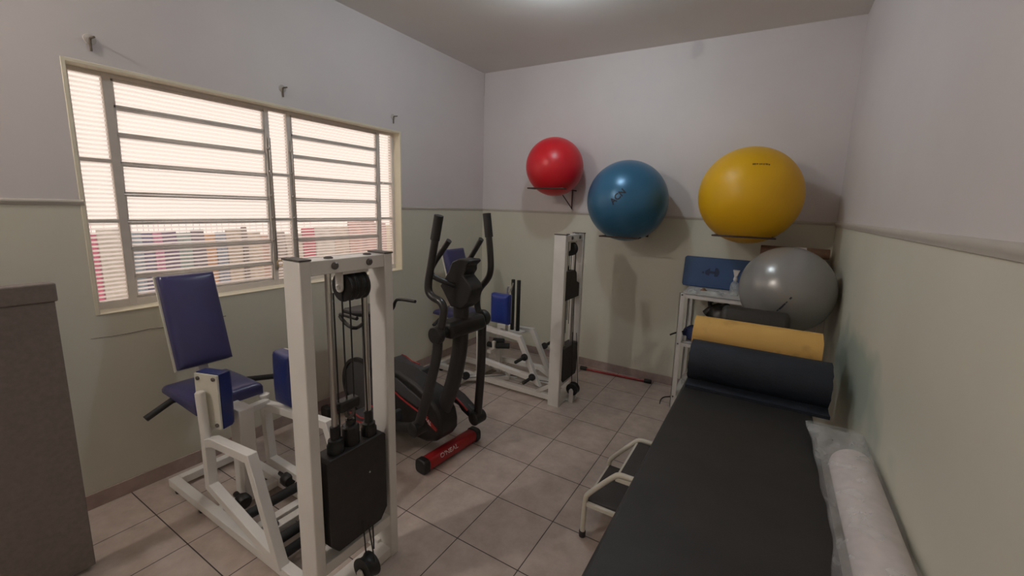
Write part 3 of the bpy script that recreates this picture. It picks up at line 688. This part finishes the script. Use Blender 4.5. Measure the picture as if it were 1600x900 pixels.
foot(.215, [(.05, .20), (-.02, .235), (-.10, .265), (-.26, .285), (-.50, .33), (-.80, .36)], ((-.84, .365), (-.46, .345)), 'R')
foot(-.215, [(-.045, .28), (-.14, .245), (-.28, .205), (-.50, .16), (-.80, .12)], ((-.66, .15), (-.27, .225)), 'L')
shade = MB().prism([(-.24, .30), (-.12, .285), (-.06, .225), (.03, .19), (.052, .222), (-.02, .265), (-.10, .31), (-.22, .345)], K, .17, .255)
so = obj('joint_cover', shade, M['black'], el, bevel=.012, seg=3)
obj('red_stripe', MB().tube([(-.13, .17, .315), (-.06, .168, .285), (.0, .168, .25)], .006, 8), M['redline'], so)
# console with its fixed hand grips
cn = obj('console', MB().prism([(-.03, 1.135), (.045, 1.235), (.068, 1.290), (.125, 1.316), (.205, 1.318), (.214, 1.304), (.182, 1.278), (.182, 1.25), (.16, 1.22), (.215, 1.175), (.228, 1.14), (.20, 1.06), (.15, 1.02), (.06, 1.02), (.0, 1.10)], K, -.050, .052), M['black'], el, bevel=.014, seg=3)
obj('console_lip', MB().box(.135, .19, -.042, .044, 1.284, 1.290), M['chrome'], cn)
obj('screen', MB().hexa([(-.003, -.04, 1.17), (-.003, .042, 1.17), (.003, .042, 1.172), (.003, -.04, 1.172), (.041, -.04, 1.242), (.041, .042, 1.242), (.047, .042, 1.243), (.047, -.04, 1.243)]), M['dark'], cn)
gl = MB().tube([(.10, -.02, 1.14), (.06, -.09, 1.175), (-.012, -.125, 1.205), (-.02, -.13, 1.24), (.012, -.13, 1.288), (.05, -.13, 1.333), (.127, -.125, 1.424)], .0165, 14, 2)
obj('fixed_grip', gl, M['blackgloss'], el)
gr = MB().tube([(.10, .04, 1.10), (.03, .09, 1.12), (-.035, .11, 1.15), (-.03, .115, 1.19), (.02, .11, 1.235), (.09, .105, 1.325), (.165, .10, 1.425)], .0165, 14, 2)
obj('fixed_grip', gr, M['blackgloss'], el)
# seat post, saddle and side handles at the rear
sp = obj('seat_post', MB().box(-.895, -.785, -.025, .02, .40, .80), M['dark'], el, bevel=.006)
sl = MB().prism([(-.868, .735), (-.845, .735), (-.857, .765)], K, -.0265, -.024).box(-.866, -.853, -.0265, -.024, .60, .655)
obj('adjustment_slot', sl, M['pale'], sp)
seat_poly = [(-.98, -.10), (-.94, -.13), (-.86, -.12), (-.74, -.05), (-.66, -.03), (-.64, 0), (-.66, .03), (-.74, .05), (-.86, .12), (-.94, .13), (-.98, .10)]
obj('saddle', MB().prism(seat_poly, lambda a, b, d: (a - .02, b, d), .80, .845), M['black'], el, bevel=.016, seg=3)
obj('side_handle', MB().tube([(-.84, -.02, .76), (-.70, -.16, .775), (-.62, -.25, .795), (-.70, -.25, .80), (-.79, -.25, .845), (-.78, -.25, .866), (-.59, -.25, .868)], .0125, 12, 1), M['black'], el)
obj('side_handle', MB().tube([(-.84, .02, .76), (-.87, .16, .76), (-.885, .25, .79), (-.86, .25, .855), (-.82, .25, .882), (-.62, .25, .892)], .0125, 12, 2), M['black'], el)

# ------------------------------------------------------------------ exercise balls
def sphere(c, r, nu=72, nv=40, ax=None, ribs=0):
    ax = V(ax or (0, 0, 1)).normalized(); a = V((1, 0, 0)) if abs(ax.x) < .9 else V((0, 1, 0))
    u = (a - ax * a.dot(ax)).normalized(); w = ax.cross(u); mb = MB(); vs = [V(c) + ax * r]; fs = []
    for j in range(1, nv):
        t = PI * j / nv; rr = r * (1 + (ribs * math.cos(j * PI) if .25 * nv < j < .85 * nv else 0))
        for i in range(nu):
            p = 2 * PI * i / nu; vs.append(V(c) + ax * (rr * math.cos(t)) + (u * math.cos(p) + w * math.sin(p)) * (rr * math.sin(t)))
    vs.append(V(c) - ax * r); last = len(vs) - 1
    for i in range(nu): fs.append((0, 1 + i, 1 + (i + 1) % nu)); fs.append((last, last - nu + (i + 1) % nu, last - nu + i))
    for j in range(nv - 2):
        for i in range(nu): fs.append((1 + j * nu + i, 1 + (j + 1) * nu + i, 1 + (j + 1) * nu + (i + 1) % nu, 1 + j * nu + (i + 1) % nu))
    return mb.add(vs, fs)
def ball(c, r, m, label, group=None, ribs=0, aim=None, marks=None, mm=None):
    t = thing('exercise_ball', label, 'ball', (c[0], c[1], c[2] - r), group='exercise balls')
    obj('ball_skin', sphere(c, r, ribs=ribs, nv=64 if ribs else 40), m, t, angle=180)
    if marks:
        # print wrapped on the skin around direction 'aim', turned by 'roll'
        (d, roll, vs, fs) = marks; d = V(d).normalized(); rt = d.cross(V((0, 0, 1))).normalized(); rt = -rt if rt.dot(V((1, 0, 0))) < 0 else rt; up = rt.cross(d); up = -up if up.z < 0 else up
        R1 = rt * math.cos(roll) + up * math.sin(roll); U1 = up * math.cos(roll) - rt * math.sin(roll)
        mb = MB().add([V(c) + (d * r + R1 * v.x + U1 * v.y).normalized() * (r + .0012 + v.z) for v in vs], fs)
        obj('print', mb, mm, t, smooth=False)
    zh = MB().lathe([(.012, 0), (.012, .003), (.006, .005)], V(c) + V((.3, .8, .2)).normalized() * (r - .001), V((.3, .8, .2)), 12)
    obj('valve_plug', zh, M['ink'], t)
    return t
def quads(rects):
    vs = []; fs = []
    for (x0, x1, y0, y1) in rects:
        n = max(1, int((x1 - x0) / .01)); o = len(vs)
        for i in range(n + 1):
            x = x0 + (x1 - x0) * i / n; vs += [V((x, y0, 0)), V((x, y1, 0))]
        for i in range(n): fs.append((o + 2 * i, o + 2 * i + 2, o + 2 * i + 3, o + 2 * i + 1))
    return vs, fs
def toward(c, px_dir):   # unit direction from ball centre
    return V(px_dir).normalized()
BR, BB, BY = (1.046, 4.083, 2.004), (1.795, 4.013, 1.700), (2.726, 3.998, 1.759)
RR, RB, RY = .272, .342, .354
ball(BR, RR, M['ballred'], 'red exercise ball on a wall bracket, highest and smallest of the balls')
vs, fs = text_mesh('ACN', .066, bold=.0022)
ball(BB, RB, M['ballblue'], 'metallic blue exercise ball on a wall bracket between the red and yellow balls', marks=((.085, -.99, .075), .80, vs, fs), mm=M['ink'])
vs, fs = quads([(-.056, -.034, -.005, .009), (-.032, -.020, -.003, .008), (-.014, -.006, -.006, .008), (-.004, .006, -.004, .008), (.010, .018, -.006, .009), (.022, .040, -.003, .010), (.042, .052, -.004, .008)])
ball(BY, RY, M['bally'], 'large yellow exercise ball on a wall bracket, rightmost of the three', ribs=.0006, marks=((.19, -.80, .56), -.04, vs, fs), mm=M['inky'])
vs, fs = quads([(-.070, -.052, -.003, .004), (-.050, -.018, -.006, .005), (-.018, .004, -.0045, .0055), (.006, .020, -.003, .004), (.040, .056, -.004, .006)])
BS, RS = (3.026, 3.66, 1.138), .284
ball(BS, RS, M['balls'], 'silver grey exercise ball lodged between the rolls and the white shelf', marks=((-.02, -.98, -.16), .98, vs, fs), mm=M['ink'])

def bracket(x, cy, z, hw, label, low):
    t = thing('ball_bracket', label, 'bracket', (x, D, z), group='wall brackets holding the exercise balls')
    f = MB().tube([(x - hw * .62, D - .004, z), (x - hw * .62, D - .06, z), (x - hw, cy - hw, z), (x + hw, cy - hw, z), (x + hw * .62, D - .06, z), (x + hw * .62, D - .004, z)], .0065, 10)
    obj('ball_ring', f, M['bracket'], t)
    if low:      # triangular strut below the ring
        obj('wall_strut', MB().tube([(x + .075, D - .010, z - .19), (x + .075, D - .010, z + .0)], .006, 8), M['bracket'], t)
        obj('diagonal_strut', MB().tube([(x + .075, D - .012, z - .175), (x + .02, D - .20, z + .0), (x, cy - hw, z - .004)], .005, 8), M['bracket'], t)
        obj('strut_foot', MB().cyl((x + .075, D - .026, z - .195), (x + .075, D - .001, z - .195), .011, 12), M['shelfw'], t)
    else:        # short plates screwed to the wall behind the ball
        for sg in (-1, 1): obj('wall_plate', MB().box(x + sg * hw * .62 - .012, x + sg * hw * .62 + .012, D - .006, D, z - .015, z + .06), M['bracket'], t, bevel=.002)
    return t
def ring_half(r, dz): return math.sqrt(max(1e-4, r * r - dz * dz))
bracket(BR[0], BR[1], 1.796, .182, 'dark U-shaped wall bracket under the red ball', True)
bracket(BB[0], BB[1], 1.396, .168, 'dark U-shaped wall bracket under the blue ball', False)
bracket(BY[0], BY[1], 1.462, .203, 'dark U-shaped wall bracket under the yellow ball', False)

# ------------------------------------------------------------------ massage table
TX0, TX1, TY0, TY1, TZ = 2.572, 3.166, 1.20, 3.36, .70
tb = thing('massage_table', 'long black massage table along the right wall', 'table', ((TX0 + TX1) / 2, 2.3, 0))
obj('padded_top', MB().box(TX0, TX1, TY0, TY1, TZ - .055, TZ), M['vinyl'], tb, bevel=.016, seg=4)
obj('top_frame', MB().box(TX0 + .02, TX1 - .02, TY0 + .02, TY1 - .02, TZ - .10, TZ - .056), M['cream2'], tb, bevel=.003)
for x in (TX0 + .05, TX1 - .05):
    for y in (TY0 + .12, TY1 - .12):
        obj('leg', MB().cyl((x, y, 0), (x, y, TZ - .10), .018, 14), M['tube'], tb)
obj('side_rail', MB().cyl((TX0 + .05, TY0 + .12, .16), (TX0 + .05, TY1 - .12, .16), .012, 12).cyl((TX1 - .05, TY0 + .12, .16), (TX1 - .05, TY1 - .12, .16), .012, 12), M['tube'], tb)

# step stool
ss = thing('step_stool', 'two-step stool with cream tube frame and dark treads beside the massage table', 'step stool', (2.45, 2.38, 0))
for y, hi in ((2.212, 0), (2.562, 1)):
    pts = [(2.243, y, .012), (2.247, y, .215), (2.262, y, .245), (2.385, y, .385), (2.41, y, .402), (2.46, y, .402), (2.60, y, .402), (2.615, y, .39), (2.625, y, .012)]
    obj('side_frame', MB().tube(pts, .0125, 14, 2), M['tube'], ss)
    for x in (2.243, 2.625):
        obj('rubber_foot', MB().lathe([(.015, 0), (.017, .004), (.017, .03), (.014, .032)], (x, y, 0), (0, 0, 1), 14), M['step'], ss)
def tread(x0, x1, z, nm):
    f = obj('tread_frame', MB().path([(x0, 2.215, z), (x1, 2.215, z), (x1, 2.56, z), (x0, 2.56, z)], .018, .022, (0, 0, 1), close=True), M['tube'], ss, bevel=.003)
    obj('tread', MB().box(x0 + .004, x1 - .004, 2.222, 2.553, z + .006, z + .020), M['step'], f, bevel=.004)
tread(2.25, 2.42, .185, 'low'); tread(2.40, 2.61, .375, 'high')

# ------------------------------------------------------------------ rolls on the table
def spiral_roll(x0, x1, y, z, r, thick, turns, start, tail=None, jitter=.0, seed=1, nx=16):
    """rolled mat: spiral sheet with thickness, axis along x; optional flat tail of the loose end"""
    rnd = random.Random(seed); pts = []; n = int(turns * 36)
    for i in range(n + 1):
        t = i / n; a = start - 2 * PI * turns * (1 - t); rr = r - thick * .5 - (1 - t) * turns * thick * 1.04
        pts.append(V((0, y + rr * math.cos(a), z + rr * math.sin(a))))
    if tail: pts += [V((0, a, b)) for a, b in tail]
    mb = MB(); m = len(pts); vs = []; fs = []
    nor = []
    for i in range(m):
        d = (pts[min(i + 1, m - 1)] - pts[max(i - 1, 0)]).normalized(); nor.append(V((0, -d.z, d.y)))
    wob = [rnd.uniform(-1, 1) * jitter for _ in range(m)]
    for i in range(m):
        for sd in (-1, 1):
            p = pts[i] + nor[i] * (sd * thick * .5)
            for k in range(nx + 1):
                e = abs(2 * k / nx - 1) ** 6; x = x0 + (x1 - x0) * k / nx
                sh = .0
                if k == 0: x += wob[i]
                if k == nx: x += wob[i]
                vs.append((x, p.y, p.z))
    q = nx + 1
    for i in range(m - 1):
        for k in range(nx):
            a = (2 * i) * q + k; b = (2 * i + 2) * q + k
            fs.append((a, a + 1, b + 1, b)); a += q; b += q; fs.append((a + 1, a, b, b + 1))
        for k in (0, nx): 
            a = (2 * i) * q + k; b = (2 * i + 2) * q + k; fs.append((a, b, b + q, a + q))
    for i in (0, m - 1):
        for k in range(nx):
            a = (2 * i) * q + k; fs.append((a, a + 1, a + 1 + q, a + q))
    return mb.add(vs, fs)
nr = spiral_roll(2.588, 3.228, 2.85, .818, .116, .016, 4.2, -PI / 2 - .35, tail=[(2.775, .716), (2.735, .709), (2.70, .709)], jitter=.0022, seed=3)
tag(obj('rolled_mat', nr, M['navyroll'], base=(2.9, 2.85, .70), angle=50), 'thick dark navy exercise mat rolled up on the black table, loose edge lying in front', 'mat')
yr = spiral_roll(2.566, 3.196, 3.062, .909, .111, .013, 4.0, -PI * .75, jitter=.0012, seed=5)
tag(obj('rolled_mat', yr, M['mustard'], base=(2.88, 3.062, .80), angle=50), 'mustard yellow foam mat rolled up behind the dark navy roll', 'mat')
bo = MB(); pf = []
for k in range(28):
    t = 2 * PI * k / 28; pf.append((3.275 + .085 * math.copysign(abs(math.cos(t)) ** .75, math.cos(t)), .878 + .178 * math.copysign(abs(math.sin(t)) ** .7, math.sin(t))))
bo.prism(pf, lambda a, b, d: (d, a, b), 2.685, 3.055)
tag(obj('bolster', bo, M['blackroll'], base=(2.87, 3.275, .70), bevel=.03, seg=4), 'black padded bolster behind the mustard roll and under the silver ball', 'cushion')

# paper roll in a plastic bag, wedged between the table and the right wall
pr_ = thing('paper_roll', 'white paper sheet roll in clear plastic between the table and the right wall', 'paper roll', (3.243, 1.85, .665))
obj('paper', MB().lathe([(.022, .03), (.022, 0), (.0655, 0), (.067, .004), (.067, .86), (.0655, .865), (.022, .865), (.022, .83)], (3.245, 1.375, .735), (0, 1, 0), 40), M['paper'], pr_)
bag = MB(); vs = []; fs = []; n = 40; ys = [1.32 + .04 * i for i in range(31)]; rnd = random.Random(4)
for j, y in enumerate(ys):
    f = max(0, (y - 2.24) / .28); sq = max(.10, 1 - .9 * min(1, f)); rad = .076 + .004 * math.sin(y * 13) + .002 * math.sin(y * 31)
    for k in range(n):
        t = 2 * PI * k / n; wob = 1 + .032 * math.sin(5 * t + y * 13) + .022 * math.sin(9 * t - y * 21)
        x = 3.243 + (rad * 1.0 * wob * math.cos(t) * (1 + .0 * f)); z = .738 + rad * wob * math.sin(t) * sq + .01 * f
        x = min(x, W - .003)
        if math.cos(t) < -.2 and z > .70: x -= .045 * (-math.cos(t)) * (.75 + .25 * math.sin(y * 5 + 1.2))
        if z < .706 and x < TX1 + .004: z = .706
        vs.append((x, y, z))
for j in range(len(ys) - 1):
    for k in range(n): fs.append((j * n + k, j * n + (k + 1) % n, (j + 1) * n + (k + 1) % n, (j + 1) * n + k))
obj('plastic_bag', bag.add(vs, fs), M['film'], pr_, angle=80)

# ------------------------------------------------------------------ white steel shelf in the back corner
SX0, SX1, SY0, SY1 = 2.318, 3.29, 3.90, 4.33
sh = thing('shelf', 'white steel shelf rack in the back right corner behind the silver ball', 'shelf', ((SX0 + SX1) / 2, 4.1, 0))
for x, sx in ((SX0, 1), (SX1, -1)):
    for y, sy in ((SY0, 1), (SY1, -1)):
        p = MB().box(min(x, x + sx * .040), max(x, x + sx * .040), min(y, y + sy * .004), max(y, y + sy * .004), 0, .985)
        p.box(min(x, x + sx * .004), max(x, x + sx * .004), min(y, y + sy * .036), max(y, y + sy * .036), 0, .985)
        po = obj('post', p, M['shelfw'], sh)
        if y == SY0:
            for z in (.968, .56, .10): obj('bolt', MB().lathe([(.007, 0), (.007, .004), (.003, .006)], (x + sx * .018, y - .0005, z), (0, -1, 0), 10), M['bolt'], po)
for z in (.978, .575, .115):
    o = MB().box(SX0 + .005, SX1 - .005, SY0 + .005, SY1 - .005, z - .004, z)
    o.box(SX0 + .005, SX1 - .005, SY0 + .005, SY0 + .008, z - .034, z).box(SX0 + .005, SX1 - .005, SY1 - .008, SY1 - .005, z - .034, z)
    o.box(SX0 + .005, SX0 + .008, SY0 + .005, SY1 - .005, z - .034, z).box(SX1 - .008, SX1 - .005, SY0 + .005, SY1 - .005, z - .034, z)
    obj('shelf_board', o, M['shelfw'], sh)
# things on the shelf
bb = thing('foam_board', 'blue foam balance board with a dark emblem leaning on the wall above the shelf', 'board', (2.55, 4.30, .978))
lean = lambda a, b, d: (a, 4.295 + .17 * (b - .98) + d, b)
obj('board', MB().prism([(2.258, 1.0), (2.268, .982), (2.84, .982), (2.85, 1.0), (2.85, 1.225), (2.84, 1.241), (2.273, 1.241), (2.260, 1.228)], lean, 0, .016), M['board'], bb, bevel=.004)
em = MB()
em.prism([(2.455, 1.09), (2.475, 1.085), (2.475, 1.155), (2.46, 1.14), (2.44, 1.125), (2.44, 1.10)], lean, -.0012, .002)
em.prism([(2.515, 1.082), (2.54, 1.085), (2.55, 1.105), (2.55, 1.13), (2.54, 1.15), (2.525, 1.16), (2.515, 1.15)], lean, -.0012, .002)
em.prism([(2.47, 1.108), (2.52, 1.105), (2.52, 1.125), (2.47, 1.128)], lean, -.0012, .002).prism([(2.415, 1.10), (2.43, 1.10), (2.43, 1.12), (2.415, 1.118)], lean, -.0012, .002)
obj('emblem', em, M['inkb'], bb, smooth=False)
# crumpled plastic packet with a small copper part
pk = thing('plastic_packet', 'crumpled clear plastic packet lying on the top shelf in front of the blue board', 'packet', (2.46, 4.02, .978))
mb = MB(); vs = []; fs = []; nx, ny = 22, 14; rnd = random.Random(9)
for j in range(ny + 1):
    for i in range(nx + 1):
        u_, v_ = i / nx, j / ny; e = min(1, 5 * min(u_, 1 - u_, v_, 1 - v_))
        vs.append((2.35 + .27 * u_ + .01 * math.sin(7 * v_), 3.935 + .17 * v_ + .008 * math.sin(9 * u_), .983 + e * (.010 + .016 * abs(math.sin(6 * u_ + 3 * v_)) * abs(math.sin(8 * v_ + 4 * u_)) + rnd.uniform(0, .004))))
for j in range(ny):
    for i in range(nx): fs.append((j * (nx + 1) + i, j * (nx + 1) + i + 1, (j + 1) * (nx + 1) + i + 1, (j + 1) * (nx + 1) + i))
obj('wrapper', mb.add(vs, fs), M['film2'], pk, angle=25)
obj('copper_fitting', MB().lathe([(.018, 0), (.03, .006), (.026, .018), (.014, .028), (.012, .034)], (2.475, 4.03, .985), (0, 0, 1), 18), M['foam'], pk)
# spray bottle
sb = thing('spray_bottle', 'clear spray bottle with white trigger head beside the silver ball', 'bottle', (2.695, 4.08, .978))
obj('bottle_body', MB().lathe([(.030, 0), (.034, .006), (.034, .075), (.028, .10), (.014, .115), (.014, .125)], (2.695, 4.08, .979), (0, 0, 1), 24), M['film2'], sb)
hd = MB().lathe([(.015, 0), (.016, .02), (.012, .024), (.012, .04)], (2.695, 4.08, 1.10), (0, 0, 1), 18)
hd.prism([(2.672, 1.185), (2.68, 1.155), (2.684, 1.138), (2.708, 1.138), (2.712, 1.155), (2.722, 1.185)], lambda a, b, d: (a, d, b), 4.066, 4.094)
obj('trigger_head', hd, M['pale'], sb, bevel=.002)
# black plastic bag and navy cloth bag on the middle shelf
def blob(c, sx, sy, sz, seed, amp, nu=26, nv=18, top=None):
    r = random.Random(seed); ph = [r.uniform(0, 6) for _ in range(6)]; vs = [V((c[0], c[1], c[2] + sz * 2))]; fs = []
    for j in range(1, nv):
        t = PI * j / nv
        for i in range(nu):
            p = 2 * PI * i / nu
            k = 1 + amp * (math.sin(3 * p + ph[0] + 2 * t) + math.sin(5 * p + ph[1] - 3 * t) * .7 + math.sin(8 * p + ph[2] + 5 * t) * .4)
            s_ = math.sin(t) ** .7
            vs.append(V((c[0] + sx * s_ * k * math.cos(p), c[1] + sy * s_ * k * math.sin(p), max(c[2] + .001, c[2] + sz + sz * math.copysign(abs(math.cos(t)) ** .8, math.cos(t)) * (1 + .5 * (k - 1))))))
    vs.append(V((c[0], c[1], c[2]))); last = len(vs) - 1
    for i in range(nu): fs.append((0, 1 + i, 1 + (i + 1) % nu)); fs.append((last, last - nu + (i + 1) % nu, last - nu + i))
    for j in range(nv - 2):
        for i in range(nu): fs.append((1 + j * nu + i, 1 + (j + 1) * nu + i, 1 + (j + 1) * nu + (i + 1) % nu, 1 + j * nu + (i + 1) % nu))
    return MB().add(vs, fs)
bg = thing('plastic_bag', 'black knotted plastic bag on the middle shelf behind the mustard roll', 'bag', (2.58, 4.08, .575))
obj('bag_body', blob((2.60, 4.08, .576), .088, .08, .155, 11, .05), M['bagblack'], bg, angle=60)
kn = MB()
kn.tube([(2.55, 4.07, .85), (2.525, 4.06, .90), (2.53, 4.06, .935), (2.55, 4.07, .90)], [.022, .006], 10, 1).tube([(2.60, 4.07, .86), (2.64, 4.06, .895), (2.665, 4.06, .90), (2.68, 4.07, .88)], [.02, .012], 10, 1).tube([(2.50, 4.08, .80), (2.57, 4.08, .875), (2.66, 4.08, .87)], .03, 12, 1)
obj('bag_handle', kn, M['bagblack'], bg)
nb = thing('cloth_bag', 'navy cloth bag with a black strap on the middle shelf near the white post', 'bag', (2.45, 4.02, .575))
obj('bag_body', blob((2.45, 4.03, .576), .10, .08, .060, 21, .05), M['bagnavy'], nb, angle=60)
obj('strap', MB().tube([(2.40, 4.0, .65), (2.34, 3.99, .64), (2.29, 3.96, .625), (2.262, 3.94, .61)], .007, 8, 1), M['grip'], nb)
obj('white_toggle', MB().lathe([(.014, 0), (.016, .01), (.016, .035), (.012, .042)], (2.375, 3.96, .576), (0, 0, 1), 12), M['pale'], nb)
ct = MB().box(2.905, 3.262, 4.06, 4.30, .979, 1.315)
tag(obj('cardboard_box', ct, M['cardboard'], base=(3.08, 4.18, .979), bevel=.004), 'brown cardboard box on the top shelf, mostly hidden behind the silver ball', 'box')
fr_ = thing('foam_roller', 'brown foam roller lying on the box above the silver ball', 'roller', (3.07, 4.17, 1.315))
obj('roller_body', MB().lathe([(.022, .02), (.024, 0), (.036, 0), (.038, .003), (.038, .44), (.036, .443), (.024, .443), (.022, .42)], (2.842, 4.15, 1.3535), (1, 0, 0), 30), M['foam'], fr_)
obj('paper_band', MB().lathe([(.0385, 0), (.0388, .001), (.0388, .08), (.0385, .081)], (3.06, 4.15, 1.3535), (1, 0, 0), 30), M['pale'], fr_)
tag(obj('plastic_bag', blob((2.47, 4.08, .116), .10, .10, .085, 31, .06), M['film2'], base=(2.47, 4.08, .116), angle=40), 'milky plastic bag on the bottom shelf beside the white post', 'bag')

# ------------------------------------------------------------------ things on the floor by the back wall
rb = thing('exercise_bar', 'thin red exercise bar with black end grips on the floor along the back wall', 'bar', (1.72, 4.27, 0))
obj('bar', MB().cyl((1.40, 4.235, .014), (2.02, 4.283, .014), .010, 14), M['red'], rb)
obj('end_grip', MB().lathe([(.017, 0), (.0195, .006), (.0195, .062), (.017, .068)], (2.0, 4.2815, .0196), (1, .0774, 0), 16), M['grip'], rb)
obj('end_grip', MB().lathe([(.017, 0), (.0195, .006), (.0195, .062), (.017, .068)], (1.36, 4.232, .0196), (1, .0774, 0), 16), M['grip'], rb)
tag(obj('cord', MB().tube([(2.236, 3.905, .005), (2.222, 3.99, .005), (2.235, 4.06, .005), (2.275, 4.09, .006), (2.30, 4.10, .012)], .004, 8, 2), M['black'], base=(2.24, 3.95, 0)), 'short black cord curling on the floor tiles at the foot of the white shelf', 'cord')

# ------------------------------------------------------------------ ceiling lamps (just out of the frame)
def lamp(x, y, label, m):
    t = thing('ceiling_lamp', label, 'lamp', (x, y, H), group='bare ceiling bulbs')
    obj('lamp_socket', MB().lathe([(.055, 0), (.055, .008), (.03, .014), (.024, .030), (.02, .034)], (x, y, H), (0, 0, -1), 24), M['shelfw'], t)
    obj('lamp_bulb', MB().lathe([(.012, 0), (.02, .01), (.034, .035), (.038, .055), (.032, .08), (.016, .093), (.004, .096)], (x, y, H - .032), (0, 0, -1), 24), m, t, angle=80)
    return t
lamp(1.62, 2.83, 'bare ceiling bulb above the elliptical trainer', M['bulb']); lamp(.42, -.35, 'bare ceiling bulb behind the camera', M['bulbw'])

# ------------------------------------------------------------------ sky light through the window
w = bpy.data.worlds.new('World'); S.world = w; w.use_nodes = True
nt = w.node_tree; bg = nt.nodes['Background']
bg.inputs['Color'].default_value = (1.0, .845, .755, 1); bg.inputs['Strength'].default_value = 1.2

# ------------------------------------------------------------------ camera
yaw, pit, roll = .5169, -.1633, .0342
fw = V((-math.sin(yaw) * math.cos(pit), math.cos(yaw) * math.cos(pit), math.sin(pit)))
r = V((math.cos(yaw), math.sin(yaw), 0)); u = r.cross(fw)
r2 = r * math.cos(roll) + u * math.sin(roll); u2 = u * math.cos(roll) - r * math.sin(roll)
cd = bpy.data.cameras.new('Camera'); cam = bpy.data.objects.new('Camera', cd); COL.objects.link(cam)
mt = Matrix((r2, u2, -fw)).transposed().to_4x4(); mt.translation = V(CAM); cam.matrix_world = mt
cd.sensor_width = 36; cd.lens = 650.2974 / 1600 * 36; cd.shift_x = -30.926 / 1600; cd.shift_y = -20.5097 / 1600
cd.clip_start = .02
S.camera = cam
S.view_settings.view_transform = 'Standard'; S.view_settings.look = 'None'; S.view_settings.gamma = 1; S.view_settings.use_curve_mapping = False
S.view_settings.exposure = 0
S.cycles.use_denoising = True
S.cycles.max_bounces = 10; S.cycles.diffuse_bounces = 6; S.cycles.transparent_max_bounces = 16
S.cycles.caustics_reflective = False; S.cycles.caustics_refractive = False
